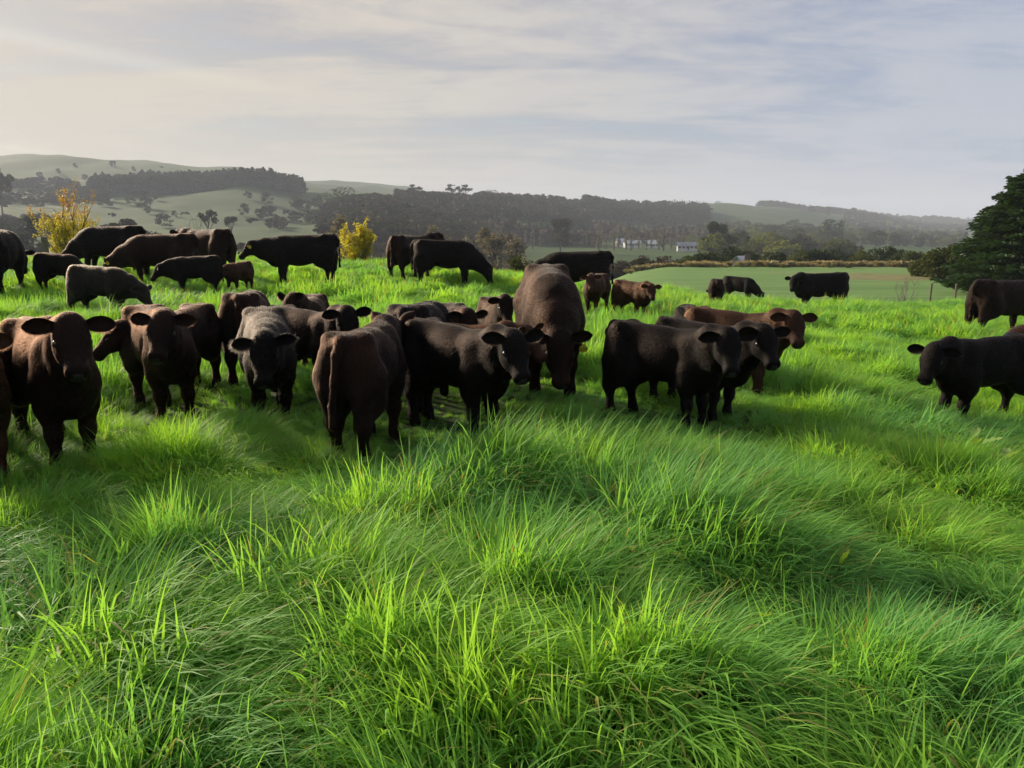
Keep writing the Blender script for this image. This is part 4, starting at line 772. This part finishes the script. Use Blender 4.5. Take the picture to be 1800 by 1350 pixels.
# ------------------------------------------------------------------ yellow shrubs, sapling on the crest
def shrub(name, label, px, depth, h, rad, nst, leaf, seed, red=0, nl=26, lsz=.06, spread=1.0, leafmin=.25):
    r = np.random.default_rng(seed); p = at(px, depth); st = MB(); LV, RV = [], []
    def stem(a, b0, L, rr, lev):
        pts = [np.array(b0)]; d = np.array(a, float)
        for s in range(6): d = unit(d + r.normal(0, .13, 3) + np.array([0, 0, .10])); pts.append(pts[-1] + d * L / 6)
        st.tube(pts, list(np.linspace(rr, rr * .3, 7)), 4, False)
        if lev < 2:
            for _ in range(4 if lev == 0 else 3):
                k = r.integers(1, 6); stem(unit(d * .8 + r.normal(0, .5, 3) + np.array([0, 0, .35])), pts[k], L * r.uniform(.35, .6), rr * .5, lev + 1)
        if lev > 0:
            for _ in range(nl):
                k = r.integers(1, 6); q = pts[k] + (pts[k + 1] - pts[k]) * r.random() + r.normal(0, .035 * spread, 3)
                if q[2] < leafmin * h * r.random(): continue
                (RV if r.random() < red * np.clip((q[2] / h - .62) * 4, 0, 1) else LV).append(q)
    for i in range(nst):
        a = r.uniform(0, 6.28); q = r.uniform(.1, 1.15); stem(unit([math.cos(a) * q * rad / h * 1.6, math.sin(a) * q * rad / h * 1.6, 1]), [math.cos(a) * rad * .25 * r.random(), math.sin(a) * rad * .25 * r.random(), -.05], h * r.uniform(.6, .95), .022, 0)
    o = obj(name, None, loc=p, label=label, cat='shrub'); obj('stem', st.build('stem', BARKP if not red else BARK), o)
    for nm, pts, lf in (('foliage', LV, leaf), ('bud', RV, 'red')):
        if pts: V, F = leaf_cloud(np.array(pts), lsz, r); obj(nm, mesh(nm, V, F, [LEAF[lf]]), o)
shrub('yellow_shrub', 'tall yellow-green shrub with reddish bare tops behind the post at left', 128, 31, 2.6, 1.35, 22, 'yellow', 1, .7, 44, .052)
shrub('yellow_shrub', 'rounded bright yellow-green shrub between the tagged cow and the grazing pair', 630, 30, 1.55, 1.0, 20, 'yellow', 2, 0, 50, .055)
shrub('small_shrub', 'small yellowish shrub on the crest left of the large head-on cow', 910, 31, 1.0, .5, 8, 'olive', 3, 0, 20, .06)
shrub('bare_sapling', 'small bare sapling standing at the crest before the lower field', 1598, 37, 1.5, .7, 5, 'bare', 4, 0, 1, .03)
shrub('bare_shrub', 'leafless twiggy shrub in the haze between two cows of the left group', 345, 40, 3.4, 1.5, 6, 'bare', 6, 0, 1, .03)
# ------------------------------------------------------------------ tussock row along the far edge of the lower field
tm = []
for sd in range(4):
    r = np.random.default_rng(sd + 70); mb = MB()
    for _ in range(70):
        a = r.uniform(0, 6.28); q = r.uniform(.1, .75); h = r.uniform(.6, 1.0); c, s = math.cos(a), math.sin(a); w_ = .035; x0 = r.uniform(0, .18)
        mb.poly([(c*x0 - s*w_, s*x0 + c*w_, 0), (c*x0 + s*w_, s*x0 - c*w_, 0), (c*(x0+q*.5) + s*w_, s*(x0+q*.5) - c*w_, h*.75), (c*(x0+q), s*(x0+q), h*(1-q*.35)), (c*(x0+q*.5) - s*w_, s*(x0+q*.5) + c*w_, h*.75)])
    tm.append(mb.build('tussock', LEAF['tussock']))
r = np.random.default_rng(77)
for i, px in enumerate(np.linspace(1105, 1675, 120)):
    d = 97.5 + r.normal(0, 2.2) + 2 * math.sin(px * .05); p = at(px, d); s = r.uniform(.4, 1.2)
    obj('tussock', tm[i % 4], loc=(p[0], p[1], p[2] - .05), rz=r.uniform(0, 6.28), scale=(s * 1.1, s * 1.1, s * .95), label='straw-coloured tussock in the row along the far edge of the lower field', cat='tussock', group='tussocks along the lower field')
# ------------------------------------------------------------------ fence posts
WOOD = plain('weathered_wood', (.10, .085, .06), (.19, .16, .12), 12, .9, .2, .6)
def post(label, px, depth, h, rad):
    p = at(px, depth); mb = MB(); mb.tube([(0, 0, -.3), (0, 0, h * .5), (.01, 0, h - .02), (.012, 0, h)], [rad, rad * .97, rad * .93, rad * .8], 10); obj('fence_post', mb.build('fence_post', WOOD), loc=p, label=label, cat='post', group='fence posts along the crest')
post('thick wooden fence post beside the yellow shrub with reddish tops', 81, 27, pt(81, 416, 27)[2] - gz(colx(81, 27), 27), .11)
post('wooden fence post half hidden by the reddish-brown cow in the middle', 684, 26, pt(684, 433, 26)[2] - gz(colx(684, 26), 26), .09)
post('thin dark fence post before the lower field, right of the bare sapling', 1643, 37, 1.0, .05)
post('thin dark fence post before the lower field, nearest the conifer', 1687, 37, 1.0, .05)
# ------------------------------------------------------------------ houses in the valley
WHITE = plain('white_paint', (.50, .50, .48), (.62, .62, .60), .6, .7); ROOFG = plain('grey_roof', (.20, .22, .24), (.30, .32, .34), .8, .5); ROOFW = plain('pale_roof', (.42, .44, .46), (.52, .54, .56), .8, .45); GLASS = plain('window_glass', (.03, .035, .04), (.05, .055, .06), 1, .15, .6); DOORM = plain('door_paint', (.10, .07, .05), (.13, .09, .06), 2, .6)
def house(label, px, depth, wpx, hw, roofh, roof, ang=0, nwin=4, lift=0, name='house', deep=3.2):
    p = at(px, depth); Lh = wpx * depth / FPX / 2; D = max(deep, Lh * .35); o = obj(name, None, loc=(p[0], p[1], p[2] + lift), rz=R(ang), label=label, cat='house')
    mb = MB(); mb.box((-Lh, -D, -1.5), (Lh, D, hw))
    for sx in (-1, 1): mb.poly([(sx * Lh, -D, hw), (sx * Lh, D, hw), (sx * Lh, 0, hw + roofh)])
    obj('wall', mb.build('wall', WHITE), o); mb = MB(); e = .5
    for sy in (-1, 1):
        q = [(-Lh - e, sy * (D + e), hw - roofh * e / D), (Lh + e, sy * (D + e), hw - roofh * e / D), (Lh + e, 0, hw + roofh), (-Lh - e, 0, hw + roofh)]; mb.poly([(x, y, z + .02) for x, y, z in q]); mb.poly([(x, y, z + .20) for x, y, z in q]); mb.poly([q[0], q[1], (q[1][0], q[1][1], q[1][2] + .2), (q[0][0], q[0][1], q[0][2] + .2)])
    obj('roof', mb.build('roof', roof), o); wm = MB(); wm.box((-.8, -.05, -.6), (.8, .05, .6)); wme = wm.build('window', GLASS)
    for i in range(nwin): obj('window', wme, o, loc=(-Lh + (i + .5) * 2 * Lh / nwin, -D - .03, hw * .6))
    dm = MB(); dm.box((-.5, -.05, 0), (.5, .05, 2.1)); obj('door', dm.build('door', DOORM), o, loc=(Lh * .08, -D - .03, .05))
house('long white house in the valley, left of the bright gabled one', 1110, 600, 28, 3.0, 2.0, ROOFW, 6, 5, .5)
house('white gabled house in the valley next to the slim cypress', 1146, 590, 22, 3.0, 2.4, ROOFW, -12, 4, .5)
house('small white house at the left end of the valley houses', 1089, 620, 14, 3.4, 2.4, ROOFW, 20, 2, .5)
house('grey-roofed house below the pale willow in the valley', 1207, 520, 34, 2.8, 2.2, ROOFG, -5, 5, 1.0)
house('pale-roofed house among trees right of the great round tree', 1347, 430, 26, 4.5, 2.6, ROOFW, 10, 3, 2.5)
house('white house in the right distance, left of two', 1578, 900, 16, 4, 2.5, ROOFW, -8, 3, 1)
house('white house in the right distance, right of two beside the olive tree', 1632, 900, 14, 4, 2, ROOFW, 5, 3, 1)
house('pale shed roof showing above the tussock row', 1303, 112, 9, 1.0, .7, ROOFW, 25, 1, .2, 'shed', 1.2)
# ------------------------------------------------------------------ broad-leaved docks in the grass
DOCK = foliage('dock_leaf', (.10, .20, .03), (.18, .28, .05), .5, scale=6); DOCKP = foliage('dock_pale', (.17, .29, .07), (.27, .38, .12), .4, scale=6)
def dock(label, px, depth, specs, m, hgt=.3):
    p = at(px, depth, 900); o = obj('dock_plant', None, loc=p, label=label, cat='plant', group='broad-leaved docks in the grass')
    for i, (az, tilt, L, wd, hh) in enumerate(specs):
        d = np.array([math.cos(az), math.sin(az), 0]); s = np.array([-d[1], d[0], 0]); V = []; st = MB(); b0 = np.array([0, 0, 0]); tip = d * hh * .3 + np.array([0, 0, hh]); st.tube([b0, (b0 + tip) / 2 + d * .01, tip], [.006, .005, .004], 5, False)
        for k in range(9):
            t = k / 8; c = tip + d * L * (t * math.cos(tilt)) + np.array([0, 0, L * (math.sin(tilt) * t - .25 * t * t)]); w_ = wd * (math.sin(math.pi * min(t * .92 + .08, 1)) ** .7) * (1 - .2 * t)
            for v in (-1, -.5, 0, .5, 1): V.append(c + s * w_ * v + np.array([0, 0, .12 * abs(v) * wd * 2 * .6 + .006 * math.sin(k * 2.3 + v * 4)]))
        F = np.array([[k*5+j, k*5+j+1, k*5+j+6, k*5+j+5] for k in range(8) for j in range(4)]); lf = obj('leaf', mesh('leaf', V, F, [m], True), o); obj('stalk', st.build('stalk', m), lf)
dock('single bright upright dock leaf in the grass right of the middle', 1283, 4.05, [(-1.4, 1.15, .13, .028, .25), (2.6, .8, .10, .025, .2)], DOCK)
dock('yellow-green dock with upright leaves in the right foreground', 1462, 3.25, [(-1.2, 1.2, .12, .02, .25), (.4, 1.0, .11, .02, .24), (2.4, .7, .10, .022, .2)], DOCK)
dock('pale withered dock leaf beside the yellow-green dock', 1505, 3.2, [(-.6, 1.25, .12, .017, .25)], DOCKP)
dock('small rounded dock leaf low in the right foreground', 1345, 2.75, [(-1.6, .9, .07, .025, .24)], DOCK)
dock('pale wide dock leaves in the bottom right corner', 1625, 1.98, [(-1.0, .3, .08, .020, .17), (.3, .5, .07, .02, .17), (2.5, .3, .07, .02, .16)], DOCK)
dock('pale dock cluster in front of the black calf at the right edge', 1690, 5.3, [(-1.8, .8, .13, .035, .26), (-.4, .6, .14, .04, .25), (.8, .8, .12, .035, .27), (2.8, .5, .12, .035, .24)], DOCKP)
dock('pale dock in the grass far right, above the right foreground', 1740, 5.0, [(-1.2, .9, .12, .035, .26), (.6, .6, .11, .035, .24)], DOCKP)
# ------------------------------------------------------------------ morning haze
m, b = mat('morning_haze'); b.n('ShaderNodeOutputMaterial'); pv = b.n('ShaderNodeVolumePrincipled', {'Color': (.78, .86, 1.0, 1), 'Density': HAZE, 'Anisotropy': .0}); b.t.links.new(pv.outputs[0], b.t.nodes[0].inputs['Volume'])
mb = MB(); mb.box((-7000, -400, -45), (7000, 5400, 190)); obj('haze', mb.build('haze', m), label='thin morning haze lying over the valley and hills', cat='haze', kind='stuff')
